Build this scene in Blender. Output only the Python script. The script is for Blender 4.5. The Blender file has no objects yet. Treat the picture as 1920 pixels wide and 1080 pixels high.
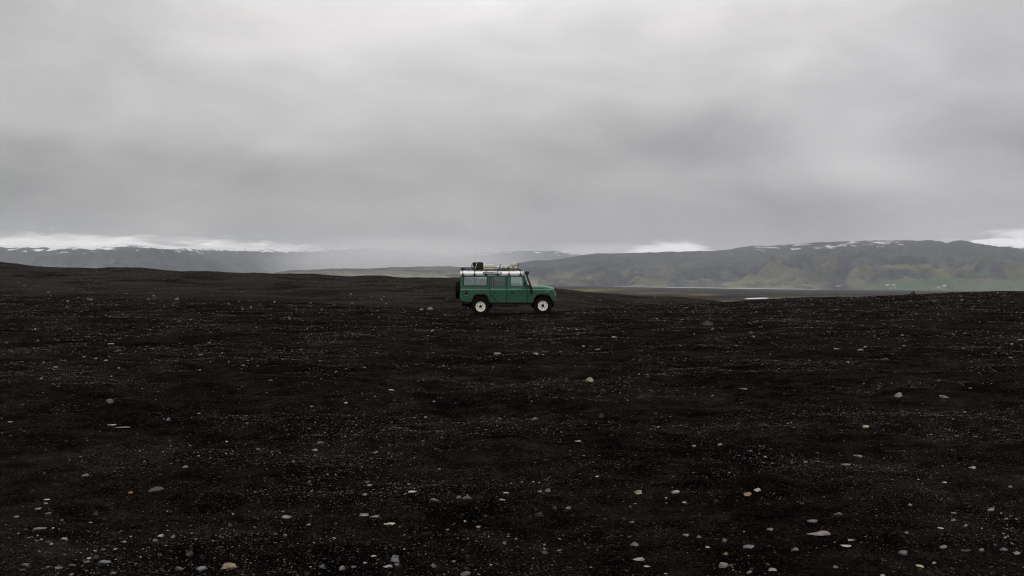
import bpy, bmesh, math, random
import numpy as np
from mathutils import Vector, Matrix

scene = bpy.context.scene
col = scene.collection
random.seed(7)
RNG = np.random.default_rng(11)

# ------------------------------------------------------------------ camera
F = 1867.0                       # focal length in photo pixels (35 mm lens on a 36 mm wide frame)
EYE = 1.55
cam_d = bpy.data.cameras.new('camera')
cam = bpy.data.objects.new('camera', cam_d)
col.objects.link(cam)
cam.location = (0, 0, EYE)
cam.rotation_euler = (math.radians(90), 0, 0)
cam_d.sensor_width = 36.0
cam_d.lens = 36.0 * F / 1920.0
cam_d.clip_start = 0.1
cam_d.clip_end = 150000
scene.camera = cam

# ------------------------------------------------------------------ sky and light
SUN_EL, SUN_AZ = math.radians(52), math.radians(205)     # azimuth clockwise from +Y: behind the camera, a little to one side
world = bpy.data.worlds.new('World')
scene.world = world
world.use_nodes = True
wn, wl = world.node_tree.nodes, world.node_tree.links
wn.clear()


class NT:
    """tiny helper to write node graphs"""
    def __init__(s, tree):
        s.n, s.l = tree.nodes, tree.links

    def node(s, typ, **kw):
        nd = s.n.new(typ)
        for k, v in kw.items():
            setattr(nd, k, v)
        return nd

    def put(s, sock, v):
        if hasattr(v, 'is_output'):
            s.l.new(v, sock)
        else:
            sock.default_value = v

    def math(s, op, a, b=0.0, c=None, clamp=False):
        nd = s.node('ShaderNodeMath', operation=op, use_clamp=clamp)
        s.put(nd.inputs[0], a)
        s.put(nd.inputs[1], b)
        if c is not None:
            s.put(nd.inputs[2], c)
        return nd.outputs[0]

    def ramp(s, fac, stops, interp='LINEAR'):
        nd = s.node('ShaderNodeValToRGB')
        cr = nd.color_ramp
        cr.interpolation = interp
        while len(cr.elements) > 1:
            cr.elements.remove(cr.elements[0])
        for i, (p, c) in enumerate(stops):
            if not hasattr(c, '__len__'):
                c = (c, c, c)
            e = cr.elements[0] if i == 0 else cr.elements.new(p)
            e.position = p
            e.color = (*c[:3], 1)
        s.put(nd.inputs[0], fac)
        return nd.outputs[0]

    def noise(s, vec, scale, detail=4, rough=0.55, dist=0.0):
        nd = s.node('ShaderNodeTexNoise')
        if vec is not None:
            s.put(nd.inputs['Vector'], vec)
        nd.inputs['Scale'].default_value = scale
        nd.inputs['Detail'].default_value = detail
        nd.inputs['Roughness'].default_value = rough
        nd.inputs['Distortion'].default_value = dist
        return nd.outputs[0]

    def mix(s, fac, a, b, blend='MIX'):
        nd = s.node('ShaderNodeMix', data_type='RGBA', blend_type=blend)
        s.put(nd.inputs[0], fac)
        for sock, v in ((nd.inputs[6], a), (nd.inputs[7], b)):
            if not hasattr(v, 'is_output'):
                v = (*v[:3], 1)
            s.put(sock, v)
        return nd.outputs[2]

    def step(s, v, lo, hi):
        nd = s.node('ShaderNodeMapRange', interpolation_type='SMOOTHSTEP')
        s.put(nd.inputs['Value'], v)
        s.put(nd.inputs['From Min'], lo)
        s.put(nd.inputs['From Max'], hi)
        return nd.outputs[0]

    def combine(s, x, y, z):
        nd = s.node('ShaderNodeCombineXYZ')
        for i, v in enumerate((x, y, z)):
            s.put(nd.inputs[i], v)
        return nd.outputs[0]


W = NT(world.node_tree)
SKY_STRENGTH = 0.1
gen = W.node('ShaderNodeTexCoord').outputs['Generated']
sep = W.node('ShaderNodeSeparateXYZ')
W.put(sep.inputs[0], gen)
dx, dy, dz = sep.outputs
up = W.math('MAXIMUM', dz, 0.0)
# overcast layer: brightest overhead, darkest a little above the horizon
base = W.ramp(up, [(0.0, .41), (.045, .405), (.09, .435), (.135, .50), (.18, .58), (.23, .66), (.30, .76), (.5, 1.10), (1, 1.55)])
# soft cloud masses
cp = W.combine(dx, dy, W.math('MULTIPLY', dz, 2.6))
n1 = W.noise(cp, 2.3, 4, .48, .5)
n2 = W.noise(W.combine(dx, dy, W.math('MULTIPLY', dz, 2.3)), 6.0, 6, .52, .5)
wob = W.math('SUBTRACT', W.noise(cp, 5.0, 4, .5), .5)
nn = W.math('ADD', W.math('MULTIPLY', W.math('SUBTRACT', n1, .5), .95), W.math('MULTIPLY', W.math('SUBTRACT', n2, .5), .58))
lum = W.math('MULTIPLY', base, W.math('ADD', 1.0, nn))
az = W.math('ARCTAN2', dx, dy)


def mass(px, py, wx, wy, k):
    """a darker or lighter cloud mass; given where the photograph shows it"""
    ea = W.math('DIVIDE', W.math('SUBTRACT', az, math.atan((px - 960) / F)), wx / F)
    ee = W.math('DIVIDE', W.math('SUBTRACT', dz, (540 - py) / F), wy / F)
    d = W.math('SQRT', W.math('ADD', W.math('MULTIPLY', ea, ea), W.math('MULTIPLY', ee, ee)))
    d = W.math('ADD', d, W.math('MULTIPLY', wob, 1.6))
    return W.math('MULTIPLY', W.math('SUBTRACT', 1.0, W.step(d, .0, 1.35)), k)


for q in ((40, 380, 480, 105, -.12), (1230, 262, 330, 60, -.085), (1880, 300, 220, 62, -.11), (620, 310, 380, 60, -.05), (1500, 400, 520, 40, -.04), (-60, 120, 480, 220, -.12),
          (1960, 40, 420, 150, -.05), (1000, 30, 620, 190, .09), (1640, 335, 260, 42, .07), (560, 285, 170, 24, .05), (1000, 420, 420, 50, .02)):
    lum = W.math('ADD', lum, mass(*q))
# breaks under the cloud base, low over the mountains
nb = W.noise(W.combine(W.math('MULTIPLY', az, 16.0), W.math('MULTIPLY', dz, 85.0), 1.3), 1.0, 6, .62, .4)


def gap(a0, wa, e0, we, k):
    ea = W.math('DIVIDE', W.math('SUBTRACT', az, a0), wa)
    ee = W.math('DIVIDE', W.math('SUBTRACT', dz, e0), we)
    d = W.math('ADD', W.math('MULTIPLY', ea, ea), W.math('MULTIPLY', ee, ee))
    d = W.math('ADD', W.math('SQRT', d), W.math('MULTIPLY', W.math('SUBTRACT', nb, .5), 2.3))
    return W.math('MULTIPLY', W.math('SUBTRACT', 1.0, W.step(d, .35, 1.1)), k)


gaps = [gap(-.47, .21, .040, .0145, .62), gap(-.27, .10, .037, .009, .42), gap(.166, .050, .0385, .0095, .66), gap(.09, .06, .0395, .008, .16), gap(.50, .09, .046, .008, .45)]
g = gaps[0]
for o in gaps[1:]:
    g = W.math('ADD', g, o)
lum = W.math('ADD', lum, g)
warm = W.mix(W.step(dx, -.45, .45), (1.015, .99, .96), (1.02, .985, .985))
cloud = W.mix(1.0, warm, W.combine(*[W.math('MULTIPLY', lum, 1.0 / SKY_STRENGTH)] * 3), 'MULTIPLY')
nish = W.node('ShaderNodeTexSky', sky_type='NISHITA', sun_disc=False, sun_elevation=SUN_EL, sun_rotation=SUN_AZ)
skycol = W.mix(0.95, nish.outputs[0], cloud)
bg = W.node('ShaderNodeBackground')
W.put(bg.inputs[0], skycol)
bg.inputs[1].default_value = SKY_STRENGTH
W.l.new(bg.outputs[0], W.node('ShaderNodeOutputWorld').inputs[0])

sun_d = bpy.data.lights.new('sun', 'SUN')
sun_d.energy = 0.6
sun_d.angle = math.radians(35)
sun_d.color = (1, .97, .93)
sun = bpy.data.objects.new('sun', sun_d)
col.objects.link(sun)
sun.rotation_euler = (math.pi / 2 - SUN_EL, 0, -SUN_AZ + math.pi)
sun.rotation_euler = Vector((-math.sin(SUN_AZ) * math.cos(SUN_EL), -math.cos(SUN_AZ) * math.cos(SUN_EL), -math.sin(SUN_EL))).to_track_quat('-Z', 'Y').to_euler()

scene.view_settings.view_transform = 'Standard'
scene.view_settings.look = 'None'
scene.view_settings.exposure = 0.0
scene.view_settings.gamma = 1.0
scene.view_settings.use_curve_mapping = False
scene.render.engine = 'CYCLES'
cy = scene.cycles
cy.use_denoising = True
cy.denoising_prefilter = 'FAST'
cy.denoising_input_passes = 'RGB_ALBEDO_NORMAL'
cy.pixel_filter_type = 'BLACKMAN_HARRIS'
cy.filter_width = 1.15
cy.max_bounces = 6
cy.diffuse_bounces = 2
cy.glossy_bounces = 3
cy.transmission_bounces = 6
cy.transparent_max_bounces = 16
cy.volume_bounces = 1


# ------------------------------------------------------------------ noise in numpy
def _h(ix, iy, seed):
    n = (ix.astype(np.int64) * 374761393 + iy.astype(np.int64) * 668265263 + seed * 974634777) & 0xffffffff
    n = ((n ^ (n >> 13)) * 1274126177) & 0xffffffff
    return (n ^ (n >> 16)) & 0xffff


def pnoise(x, y, seed=0):
    x0, y0 = np.floor(x), np.floor(y)
    fx, fy = x - x0, y - y0
    u, v = fx * fx * fx * (fx * (fx * 6 - 15) + 10), fy * fy * fy * (fy * (fy * 6 - 15) + 10)

    def gr(i, j):
        a = _h(x0 + i, y0 + j, seed) * (2 * math.pi / 65536.0)
        return np.cos(a) * (fx - i) + np.sin(a) * (fy - j)
    a = gr(0, 0) * (1 - u) + gr(1, 0) * u
    b = gr(0, 1) * (1 - u) + gr(1, 1) * u
    return (a * (1 - v) + b * v) * 1.5


def fbm(x, y, octs=4, gain=.5, seed=0):
    s, a, f = 0.0, 1.0, 1.0
    for i in range(octs):
        s = s + a * pnoise(x * f + 17.3 * i, y * f - 9.1 * i, seed + i)
        a *= gain
        f *= 2.03
    return s


def sstep(x, a, b):
    t = np.clip((x - a) / (b - a), 0, 1)
    return t * t * (3 - 2 * t)


# ------------------------------------------------------------------ materials
def new_mat(name):
    m = bpy.data.materials.new(name)
    m.use_nodes = True
    m.node_tree.nodes.clear()
    return m, NT(m.node_tree)


def principled(N, m, colr, rough=.6, spec=.5, normal=None, **kw):
    p = N.node('ShaderNodeBsdfPrincipled')
    N.put(p.inputs['Base Color'], colr if hasattr(colr, 'is_output') else (*colr, 1))
    N.put(p.inputs['Roughness'], rough)
    N.put(p.inputs['Specular IOR Level'], spec)
    for k, v in kw.items():
        N.put(p.inputs[k], v)
    if normal is not None:
        N.put(p.inputs['Normal'], normal)
    N.l.new(p.outputs[0], N.node('ShaderNodeOutputMaterial').inputs[0])
    return p


def bump(N, h, dist, strength=1.0):
    b = N.node('ShaderNodeBump')
    N.put(b.inputs['Height'], h)
    b.inputs['Distance'].default_value = dist
    b.inputs['Strength'].default_value = strength
    return b.outputs[0]


def plain_mat(name, c, rough=.6, spec=.5, metallic=0.0, var=.15, scale=6.0, **kw):
    m, N = new_mat(name)
    co = N.node('ShaderNodeTexCoord').outputs['Object']
    n = N.noise(co, scale, 5, .6)
    k = N.math('ADD', 1 - var, N.math('MULTIPLY', n, 2 * var))
    cc = N.mix(1.0, c, N.combine(k, k, k), 'MULTIPLY')
    principled(N, m, cc, N.math('ADD', rough - .08, N.math('MULTIPLY', n, .16)), spec, Metallic=metallic, **kw)
    return m


def link_obj(name, me, parent=None, loc=None):
    o = bpy.data.objects.new(name, me)
    col.objects.link(o)
    if parent is not None:
        o.parent = parent
    if loc is not None:
        o.location = loc
    return o


def tag(o, label=None, cat=None, group=None, kind=None):
    for k, v in (('label', label), ('category', cat), ('group', group), ('kind', kind)):
        if v:
            o[k] = v
    return o


def mesh_np(name, V, Fq, mat, smooth=True):
    me = bpy.data.meshes.new(name)
    V = np.asarray(V, dtype=np.float32)
    Fq = np.asarray(Fq, dtype=np.int32)
    k = Fq.shape[1]
    me.vertices.add(len(V))
    me.vertices.foreach_set('co', V.ravel())
    me.loops.add(len(Fq) * k)
    me.loops.foreach_set('vertex_index', Fq.ravel())
    me.polygons.add(len(Fq))
    me.polygons.foreach_set('loop_start', np.arange(0, len(Fq) * k, k, dtype=np.int32))
    me.polygons.foreach_set('loop_total', np.full(len(Fq), k, dtype=np.int32))
    me.polygons.foreach_set('use_smooth', np.full(len(Fq), smooth, dtype=bool))
    me.update(calc_edges=True)
    me.validate()
    if mat:
        me.materials.append(mat)
    return me


def grid_faces(nr, nc, wrap=False):
    i = np.arange(nr - 1)[:, None]
    j = np.arange(nc if wrap else nc - 1)[None, :]
    j2 = (j + 1) % nc
    return np.stack([i * nc + j, i * nc + j2, (i + 1) * nc + j2, (i + 1) * nc + j], -1).reshape(-1, 4)


def set_attr(me, name, arr):
    a = me.color_attributes.new(name, 'FLOAT_COLOR', 'POINT')
    full = np.ones((len(arr), 4), dtype=np.float32)
    full[:, :arr.shape[1]] = arr
    a.data.foreach_set('color', full.ravel())
# ------------------------------------------------------------------ the ground
CAR_X0, CAR_Y, CAR_Z = -1.411, 45.55, 0.305     # rear axle on the ground


def ip(px, pairs):
    a = np.array(pairs, dtype=float)
    # rounded interpolation: average of shifted linear ones, so that crests have no kinks
    s = 0
    for off, w in ((-18, .2), (-8, .2), (0, .2), (8, .2), (18, .2)):
        s = s + w * np.interp(px + off, a[:, 0], a[:, 1])
    return s


P_Y1 = [(-900, 66), (0, 62), (480, 58), (760, 52), (850, 48), (1045, 48), (1100, 52), (1150, 60), (1320, 72), (1440, 78), (1700, 80), (2800, 80)]
P_S1 = [(-900, 548), (0, 555), (480, 565), (760, 579), (860, 586.5), (1050, 586), (1100, 581), (1150, 573), (1320, 567), (1440, 560.5),
        (1540, 558), (1700, 552.5), (1790, 548), (1920, 544.5), (2800, 536)]
P_DROP = [(-900, .3), (500, .4), (860, .55), (1100, .8), (1320, 1.6), (1440, 3), (2800, 3.5)]
P_Y2 = [(-900, 280), (0, 260), (480, 230), (860, 200), (1045, 180), (1320, 170), (2800, 170)]
P_S2 = [(-900, 462), (-200, 482), (0, 492), (40, 497), (80, 502), (160, 505), (225, 503), (270, 503.5), (320, 508), (400, 511), (480, 512.5), (560, 514),
        (585, 513.5), (605, 517), (660, 518.5), (680, 516.5), (715, 516.5), (740, 520), (800, 520.5), (862, 519.5), (900, 522), (1000, 535), (1045, 541),
        (1080, 545), (1130, 551), (1190, 557), (1260, 562), (1320, 566), (1380, 578), (1500, 584), (2800, 584)]
P_SB = [(-900, 531), (860, 533), (1040, 534.5), (1180, 536.5), (1440, 541), (1700, 544), (1920, 545.5), (2800, 549)]


def terrain(x, y, detail=True):
    x = np.asarray(x, dtype=float)
    y = np.asarray(y, dtype=float)
    r = np.hypot(x, y)
    th = np.arctan2(x, y)
    px = np.clip(960 + F * np.tan(np.clip(th, -1.05, 1.05)), -900, 2800)
    side = sstep(np.abs(th), .8, 1.5)          # away from the view the land evens out
    d = r * np.maximum(np.cos(th), .5)
    y1, s1, drop, y2, s2, sb = (ip(px, p) for p in (P_Y1, P_S1, P_DROP, P_Y2, P_S2, P_SB))
    z1 = (EYE + (540 - s1) / F * y1) * (1 - side) + .6 * side
    zd = z1 - drop
    yd = y1 * 1.28
    z2 = (EYE + (540 - s2) / F * y2) * (1 - side) + 1.2 * side
    zb = (EYE + (540 - sb) / F * 6000) * (1 - side) - 4 * side
    z = z1 * (np.clip(d, 0, None) / y1) ** 1.25
    t = np.clip((d - y1) / (yd - y1), 0, 1)
    z = np.where(d > y1, z1 + (zd - z1) * t * t * (3 - 2 * t), z)
    t = np.clip((d - yd) / (y2 - yd), 0, 1)
    te = t * (.55 + .9 * t - .45 * t * t)
    z = np.where(d > yd, zd + (z2 - zd) * te, z)
    t = np.clip((d - y2) / (620 - y2), 0, 1)
    z = np.where(d > y2, z2 + (-10.5 - z2) * t * t * (3 - 2 * t), z)
    t = np.clip((d - 620) / (6000 - 620), 0, 1)
    z = np.where(d > 620, -10.5 + (zb + 10.5) * t, z)
    if detail:
        near = 1 - sstep(r, 70, 130)
        n = fbm(x / 9.0, y / 9.0, 3, .5, 1) * .075 + fbm(x / 2.1, y / 2.1, 3, .5, 5) * .060 * (1 - .5 * sstep(r, 40, 90))
        n = n + fbm(x / .75, y / .75, 3, .55, 9) * .034 * (1 - sstep(r, 20, 50))
        n = n + (.5 - np.abs(fbm(x / .30, y / .30, 2, .55, 12))) * .016 * (1 - sstep(r, 9, 20)) + fbm(x / .11, y / .11, 2, .6, 14) * .006 * (1 - sstep(r, 5, 11))
        # soft hollows and small steps such as wind and vehicles leave in the ash
        st = pnoise(x / 5.0 + 3 * pnoise(x / 7, y / 7, 31), y / 1.6, 33)
        n = n - .05 * sstep(st, .18, .45) * sstep(r, 6, 14)
        far = fbm(x / 34.0, y / 34.0, 4, .55, 21) * .60 + fbm(x / 8.0, y / 8.0, 3, .5, 25) * .10
        far = far + fbm(x / 2.6, y / 2.6, 3, .55, 28) * .055 * (1 - sstep(r, 300, 500))
        far = far * sstep(r, 75, 150) * (1 - .8 * sstep(r, 500, 900)) * (.45 + .55 * sstep(np.abs(px - 900), 150, 500))
        # wheel ruts through the place where the car stands
        for off in (-.75, .75):
            q = np.abs(y - (CAR_Y + off + .0035 * x * x * np.sign(x) * (np.abs(x) > 0) * .25 + .12 * np.sin(x * .31)))
            n = n + (-.085 * np.exp(-(q / .17) ** 2) + .040 * np.exp(-((q - .30) / .13) ** 2)) * (1 - sstep(np.abs(x), 14, 24)) * (r < 60)
        cm = 1 - sstep(np.hypot((x - 0) / 4.6, (y - CAR_Y) / 3.0), .72, 1.35)
        n = n * (1 - .93 * cm)
        zc = CAR_Z + .03 + .0145 * (x - CAR_X0)
        z = z * (1 - cm * near) + zc * cm * near + n * near + far
    return z


def at(px, py, dmin=3.0, dmax=140.0, n=3500):
    """point of the ground seen at a pixel of the photo"""
    d = 1.0 / np.linspace(1 / dmin, 1 / dmax, n)
    x = (px - 960) / F * d
    z = terrain(x, d)
    hit = np.nonzero(EYE + (540 - py) / F * d <= z)[0]
    i = hit[0] if len(hit) else n - 1
    return Vector((x[i], d[i], z[i]))


def build_ground():
    fr = np.radians(32)
    dense = np.arctan(np.linspace(-math.tan(fr), math.tan(fr), 980))
    rest = np.linspace(fr, 2 * math.pi - fr, 122)[1:-1]
    th = np.concatenate([dense, rest])
    r = np.concatenate([np.geomspace(.25, 4.4, 14)[:-1], 1 / np.linspace(1 / 4.4, 1 / 42.0, 400), np.arange(42.25, 49.2, .25),
                        1 / np.linspace(1 / 49.3, 1 / 110.0, 70), np.geomspace(112, 330, 110), np.geomspace(340, 7000, 120), [9000, 14000, 22000, 38000]])
    R, T = np.meshgrid(r, th, indexing='ij')
    X, Y = R * np.sin(T), R * np.cos(T)
    Z = terrain(X, Y)
    V = np.stack([X, Y, Z], -1).reshape(-1, 3)
    Fq = grid_faces(len(r), len(th), True)[:, ::-1]
    me = mesh_np('ground', V, Fq, MAT_GROUND)
    # what lies where: stony gravel / bare ash hillside / outwash plain / moss
    x, y = V[:, 0], V[:, 1]
    rr = np.hypot(x, y)
    px = np.clip(960 + F * x / np.maximum(y, 1e-3), -900, 2800)
    px = np.where(y > 0, px, 400)
    y1 = ip(px, P_Y1)
    ash = sstep(y / y1 + .25 * fbm(x / 9, y / 7, 3, .55, 41), .85, 1.9)
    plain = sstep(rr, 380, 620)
    moss = np.zeros(len(x))
    for mx, my, wx, wy in ((1120, 543.4, 55, 1.8), (1095, 546.0, 40, 1.2), (1315, 552.6, 30, 1.5), (1240, 549.5, 50, .9), (1460, 558.5, 70, 1.3), (1370, 565.2, 45, 1.0), (1560, 555.8, 50, .8)):
        zz = np.maximum(EYE - V[:, 2], .01)
        sy = 540 + F * zz / np.maximum(y, 1)
        q = ((px - mx) / wx) ** 2 + ((sy - my) / wy) ** 2
        moss = np.maximum(moss, np.where((rr > 300) & (y > 0), np.exp(-q), 0))
    set_attr(me, 'zone', np.stack([ash, plain, moss], -1))
    o = link_obj('ground', me)
    return tag(o, 'black volcanic gravel plain running out to the hills', None, None, 'structure')


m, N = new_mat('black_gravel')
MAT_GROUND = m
co = N.node('ShaderNodeTexCoord').outputs['Object']
zs = N.node('ShaderNodeSeparateColor')
zat = N.node('ShaderNodeAttribute', attribute_name='zone')
N.put(zs.inputs[0], zat.outputs['Color'])
ash, plain, moss = zs.outputs
big = N.noise(co, .42, 8, .68)
mid = N.noise(co, 2.6, 10, .74)
fine = N.noise(co, 46, 6, .78)
tone = N.math('ADD', N.math('MULTIPLY', big, .30), N.math('ADD', N.math('MULTIPLY', mid, .34), N.math('MULTIPLY', fine, .40)))
gcol = N.ramp(tone, [(.43, (.0009, .0007, .00065)), (.50, (.0034, .0028, .0025)), (.56, (.0098, .0081, .0071)), (.67, (.030, .0245, .0208))])
vo = N.node('ShaderNodeTexVoronoi', feature='F1')
N.put(vo.inputs['Vector'], co)
vo.inputs['Scale'].default_value = 95
vs = N.node('ShaderNodeSeparateColor')
N.put(vs.inputs[0], vo.outputs['Color'])
grain = N.math('MULTIPLY', N.step(vs.outputs[0], .82, .98), N.math('SUBTRACT', 1.0, N.step(vo.outputs['Distance'], .25, .5)))
grain = N.math('MULTIPLY', grain, N.step(N.noise(co, .9, 4, .6), .36, .60))
gcol = N.mix(N.math('MULTIPLY', grain, .85), gcol, N.ramp(vs.outputs[1], [(0, (.05, .046, .043)), (.55, (.085, .08, .075)), (.8, (.11, .085, .055)), (.93, (.16, .15, .14)), (1, (.2, .11, .05))]))
vo2 = N.node('ShaderNodeTexVoronoi', feature='F1')
N.put(vo2.inputs['Vector'], co)
vo2.inputs['Scale'].default_value = 24
vs2 = N.node('ShaderNodeSeparateColor')
N.put(vs2.inputs[0], vo2.outputs['Color'])
lump = N.math('MULTIPLY', N.step(vs2.outputs[0], .80, .98), N.math('SUBTRACT', 1.0, N.step(vo2.outputs['Distance'], .2, .45)))
gcol = N.mix(N.math('MULTIPLY', lump, .5), gcol, N.ramp(vs2.outputs[1], [(0, (.0006, .0005, .0005)), (.45, (.004, .0034, .003)), (.5, (.035, .030, .025)), (1, (.075, .066, .056))]))
acol = N.ramp(N.math('ADD', N.math('MULTIPLY', N.noise(co, .12, 6, .6), .6), N.math('MULTIPLY', N.noise(co, 1.8, 8, .75), .5)),
              [(.42, (.0035, .0030, .0027)), (.5, (.0100, .0087, .0080)), (.58, (.021, .0184, .0170))])
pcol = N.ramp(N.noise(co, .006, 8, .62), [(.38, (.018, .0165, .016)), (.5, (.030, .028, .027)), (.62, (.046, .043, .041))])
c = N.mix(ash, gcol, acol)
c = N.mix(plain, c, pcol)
mn = N.noise(co, .012, 6, .6)
mk = N.math('MULTIPLY', moss, N.step(mn, .34, .56))
c = N.mix(N.math('MULTIPLY', mk, .85), c, (.17, .155, .055))
hb = N.math('ADD', N.math('MULTIPLY', fine, .7), N.math('ADD', N.math('MULTIPLY', N.noise(co, 130, 4, .65), .35), N.math('MULTIPLY', mid, .6)))
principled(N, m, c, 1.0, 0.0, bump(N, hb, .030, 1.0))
ground = build_ground()

# ------------------------------------------------------------------ hills and mountains


def hill_mat(name, low, high, scree_shade, snow_on=True, white=.40):
    m, N = new_mat(name)
    co = N.node('ShaderNodeTexCoord').outputs['Object']
    zs = N.node('ShaderNodeSeparateColor')
    N.put(zs.inputs[0], N.node('ShaderNodeAttribute', attribute_name='zone').outputs['Color'])
    field, snow, alt = zs.outputs
    steep = N.node('ShaderNodeAttribute', attribute_name='zone').outputs['Alpha']
    n = N.noise(co, .0022, 7, .6, .4)
    n2 = N.noise(co, .009, 6, .65)
    v = N.math('ADD', N.math('MULTIPLY', n, .6), N.math('MULTIPLY', n2, .4))
    v = N.math('SUBTRACT', v, N.math('MULTIPLY', N.math('SUBTRACT', N.step(steep, .08, .42), .45), .16))  # colour follows steepness: fold shading put into the moss and scree tones
    lowc = N.mix(N.step(v, .37, .53), scree_shade, low)
    highc = N.mix(N.step(v, .44, .60), high, scree_shade)
    c = N.mix(N.step(N.math('ADD', alt, N.math('MULTIPLY', N.math('SUBTRACT', n, .5), 1.1)), .40, .80), lowc, highc)
    fc = N.ramp(N.noise(co, .006, 5, .6), [(.38, (.058, .074, .042)), (.5, (.046, .088, .042)), (.62, (.085, .090, .055))])
    c = N.mix(N.step(N.math('ADD', field, N.math('MULTIPLY', N.math('SUBTRACT', n2, .5), .7)), .42, .62), c, fc)
    if snow_on:
        mp = N.node('ShaderNodeMapping')
        N.put(mp.inputs['Vector'], co)
        mp.inputs['Scale'].default_value = (.0060, .010, .034)
        sn = N.noise(mp.outputs[0], 1.0, 5, .58, .3)
        sm = N.step(N.math('ADD', sn, N.math('MULTIPLY', N.math('SUBTRACT', snow, .5), .55)), .655, .69)
        c = N.mix(sm, c, (white, white * 1.01, white * 1.04))
    principled(N, m, c, .95, .1)
    return m


def range_sheet(name, px, sky, dbase, dtop, sbase, amp, nscale, snow_f, field_f, mat, label, rows=110, seed=60, power=1.15):
    """a real slope: foot at dbase metres, crest at dtop metres, and a back slope behind"""
    px = np.asarray(px, float)
    S, DB, DT = sky(px), dbase(px), dtop(px)
    zb = terrain((px - 960) / F * DB, DB, False) - 3 if sbase is None else EYE + (540 - sbase(px)) / F * DB - 3
    zt = EYE + (540 - S) / F * DT
    t = np.concatenate([np.linspace(0, 1, rows), 1 + np.linspace(.03, .6, 12)])[:, None]
    D = DB + (DT - DB) * t
    X = (px - 960) / F * D
    tt = np.clip(t, 0, 1)
    zl = zb + (zt - zb) * tt ** power
    zl = np.where(t > 1, zt - (zt - zb) * 1.15 * sstep(t, 1, 1.7), zl)
    rid = 1 - 2 * np.abs(fbm(X / nscale, D / nscale, 5, .5, seed))
    rid2 = fbm(X / (nscale * 2.3), D / (nscale * 2.3), 3, .5, seed + 9)
    env = np.clip(np.minimum(tt * 5, 1), 0, 1) * np.clip((1 - tt) * 2.1, 0.03, 1)
    zl = zl + env * amp * (rid * .7 + rid2 * .9 - .45) * np.clip((zt - zb) / 250.0, .15, 1.6)
    V = np.stack([X + 0 * t, D + 0 * px, zl], -1).reshape(-1, 3)
    me = mesh_np(name, V, grid_faces(len(t), len(px))[:, ::-1], mat)
    PX = np.broadcast_to(px, zl.shape)
    SY = 540 - (zl - EYE) / D * F
    alt = np.clip((zl - zb) / np.maximum(zt - zb, 30), 0, 1.2)
    dep = SY - np.broadcast_to(S, zl.shape)            # how far under the crest
    gz = np.gradient(zl, axis=0) / np.maximum(np.gradient(D + 0 * PX, axis=0), 1e-3)
    gx = np.gradient(zl, axis=1) / np.gradient(X + 0 * PX, axis=1)
    steep = np.hypot(gz, gx)
    z = np.stack([field_f(PX, alt), snow_f(PX, dep), alt, np.clip(steep, 0, 1.5)], -1).reshape(-1, 4)
    set_attr(me, 'zone', z)
    o = link_obj(name, me)
    tag(o, label, None, None, 'structure')
    return o, (PX, SY, V.reshape(zl.shape + (3,)), t)


def tab(pairs):
    a = np.array(pairs, float)
    return lambda p: np.interp(p, a[:, 0], a[:, 1])


def jag(pairs, amp, sc, seed):
    f = tab(pairs)
    return lambda p: f(p) + amp * fbm(np.asarray(p) / sc, np.asarray(p) * 0 + .37, 4, .55, seed)


MAT_RIGHT = hill_mat('moss_scree_shade_slope', (.098, .100, .055), (.036, .037, .042), (.022, .023, .029))
MAT_LEFT = hill_mat('bare_mountain_slope', (.062, .068, .056), (.030, .033, .038), (.020, .023, .028), True, .58)
MAT_LOW = hill_mat('low_mossy_hill', (.130, .130, .083), (.09, .092, .07), (.034, .036, .036), False)
MAT_FAR = hill_mat('far_snowy_slope', (.05, .054, .055), (.045, .048, .052), (.04, .043, .047), True, .72)

zero = lambda p, a: np.zeros_like(p)
right_hill, RH = range_sheet(
    'hill', np.arange(850, 2700, 2.0),
    jag([(850, 512), (930, 505), (975, 493), (1010, 488), (1047, 486), (1085, 479), (1115, 475), (1172, 474), (1260, 472), (1270, 473), (1305, 470), (1342, 470),
         (1375, 466), (1405, 461), (1440, 460), (1490, 458), (1552, 454), (1615, 452), (1665, 451), (1740, 450), (1762, 451), (1775, 455), (1788, 450.5), (1800, 449),
         (1815, 451), (1840, 456), (1890, 465), (1920, 469), (2050, 474), (2250, 466), (2500, 472), (2700, 480)], .9, 22, 71),
    tab([(850, 5600), (1200, 5700), (1900, 5200), (2700, 5000)]), tab([(850, 7000), (1100, 7200), (1900, 7600), (2700, 7600)]), None,
    120, 560, lambda p, d: sstep(p, 1250, 1420) * (1 - sstep(d, 6, 26)) * (1 - sstep(p, 1690, 1770)) * .71 + .0 * sstep(p, 1230, 1300) * (1 - sstep(d, 8, 40)),
    lambda p, a: sstep(p, 1540, 1760) * (1 - sstep(a, .10, .30)) * .95 + .25 * (1 - sstep(a, .05, .2)), MAT_RIGHT,
    'long green and grey hillside with thin snow patches under the cloud', 130)
left_range, LH = range_sheet(
    'mountains', np.arange(-900, 905, 2.5),
    jag([(-900, 452), (-300, 456), (0, 459), (100, 460), (200, 460), (228, 456.5), (250, 457), (300, 460), (370, 462), (480, 466), (550, 468), (600, 467), (640, 465), (690, 462),
         (730, 464), (780, 470), (830, 476), (900, 480)], .6, 30, 75),
    tab([(-900, 6300), (300, 6900), (600, 9500), (900, 13500)]), tab([(-900, 8200), (300, 8800), (600, 13000), (900, 18500)]), tab([(-900, 535), (900, 531)]),
    110, 900, lambda p, d: (1.12 - .62 * sstep(d, 1.5, 9) - .38 * sstep(d, 9, 26)) * (1 - .35 * sstep(p, 300, 700)) + .12, lambda p, a: .36 * (1 - sstep(a, .12, .3)), MAT_LEFT,
    'wide dark mountain range with a snow covered rim', 90, 80, 1.0)
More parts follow.
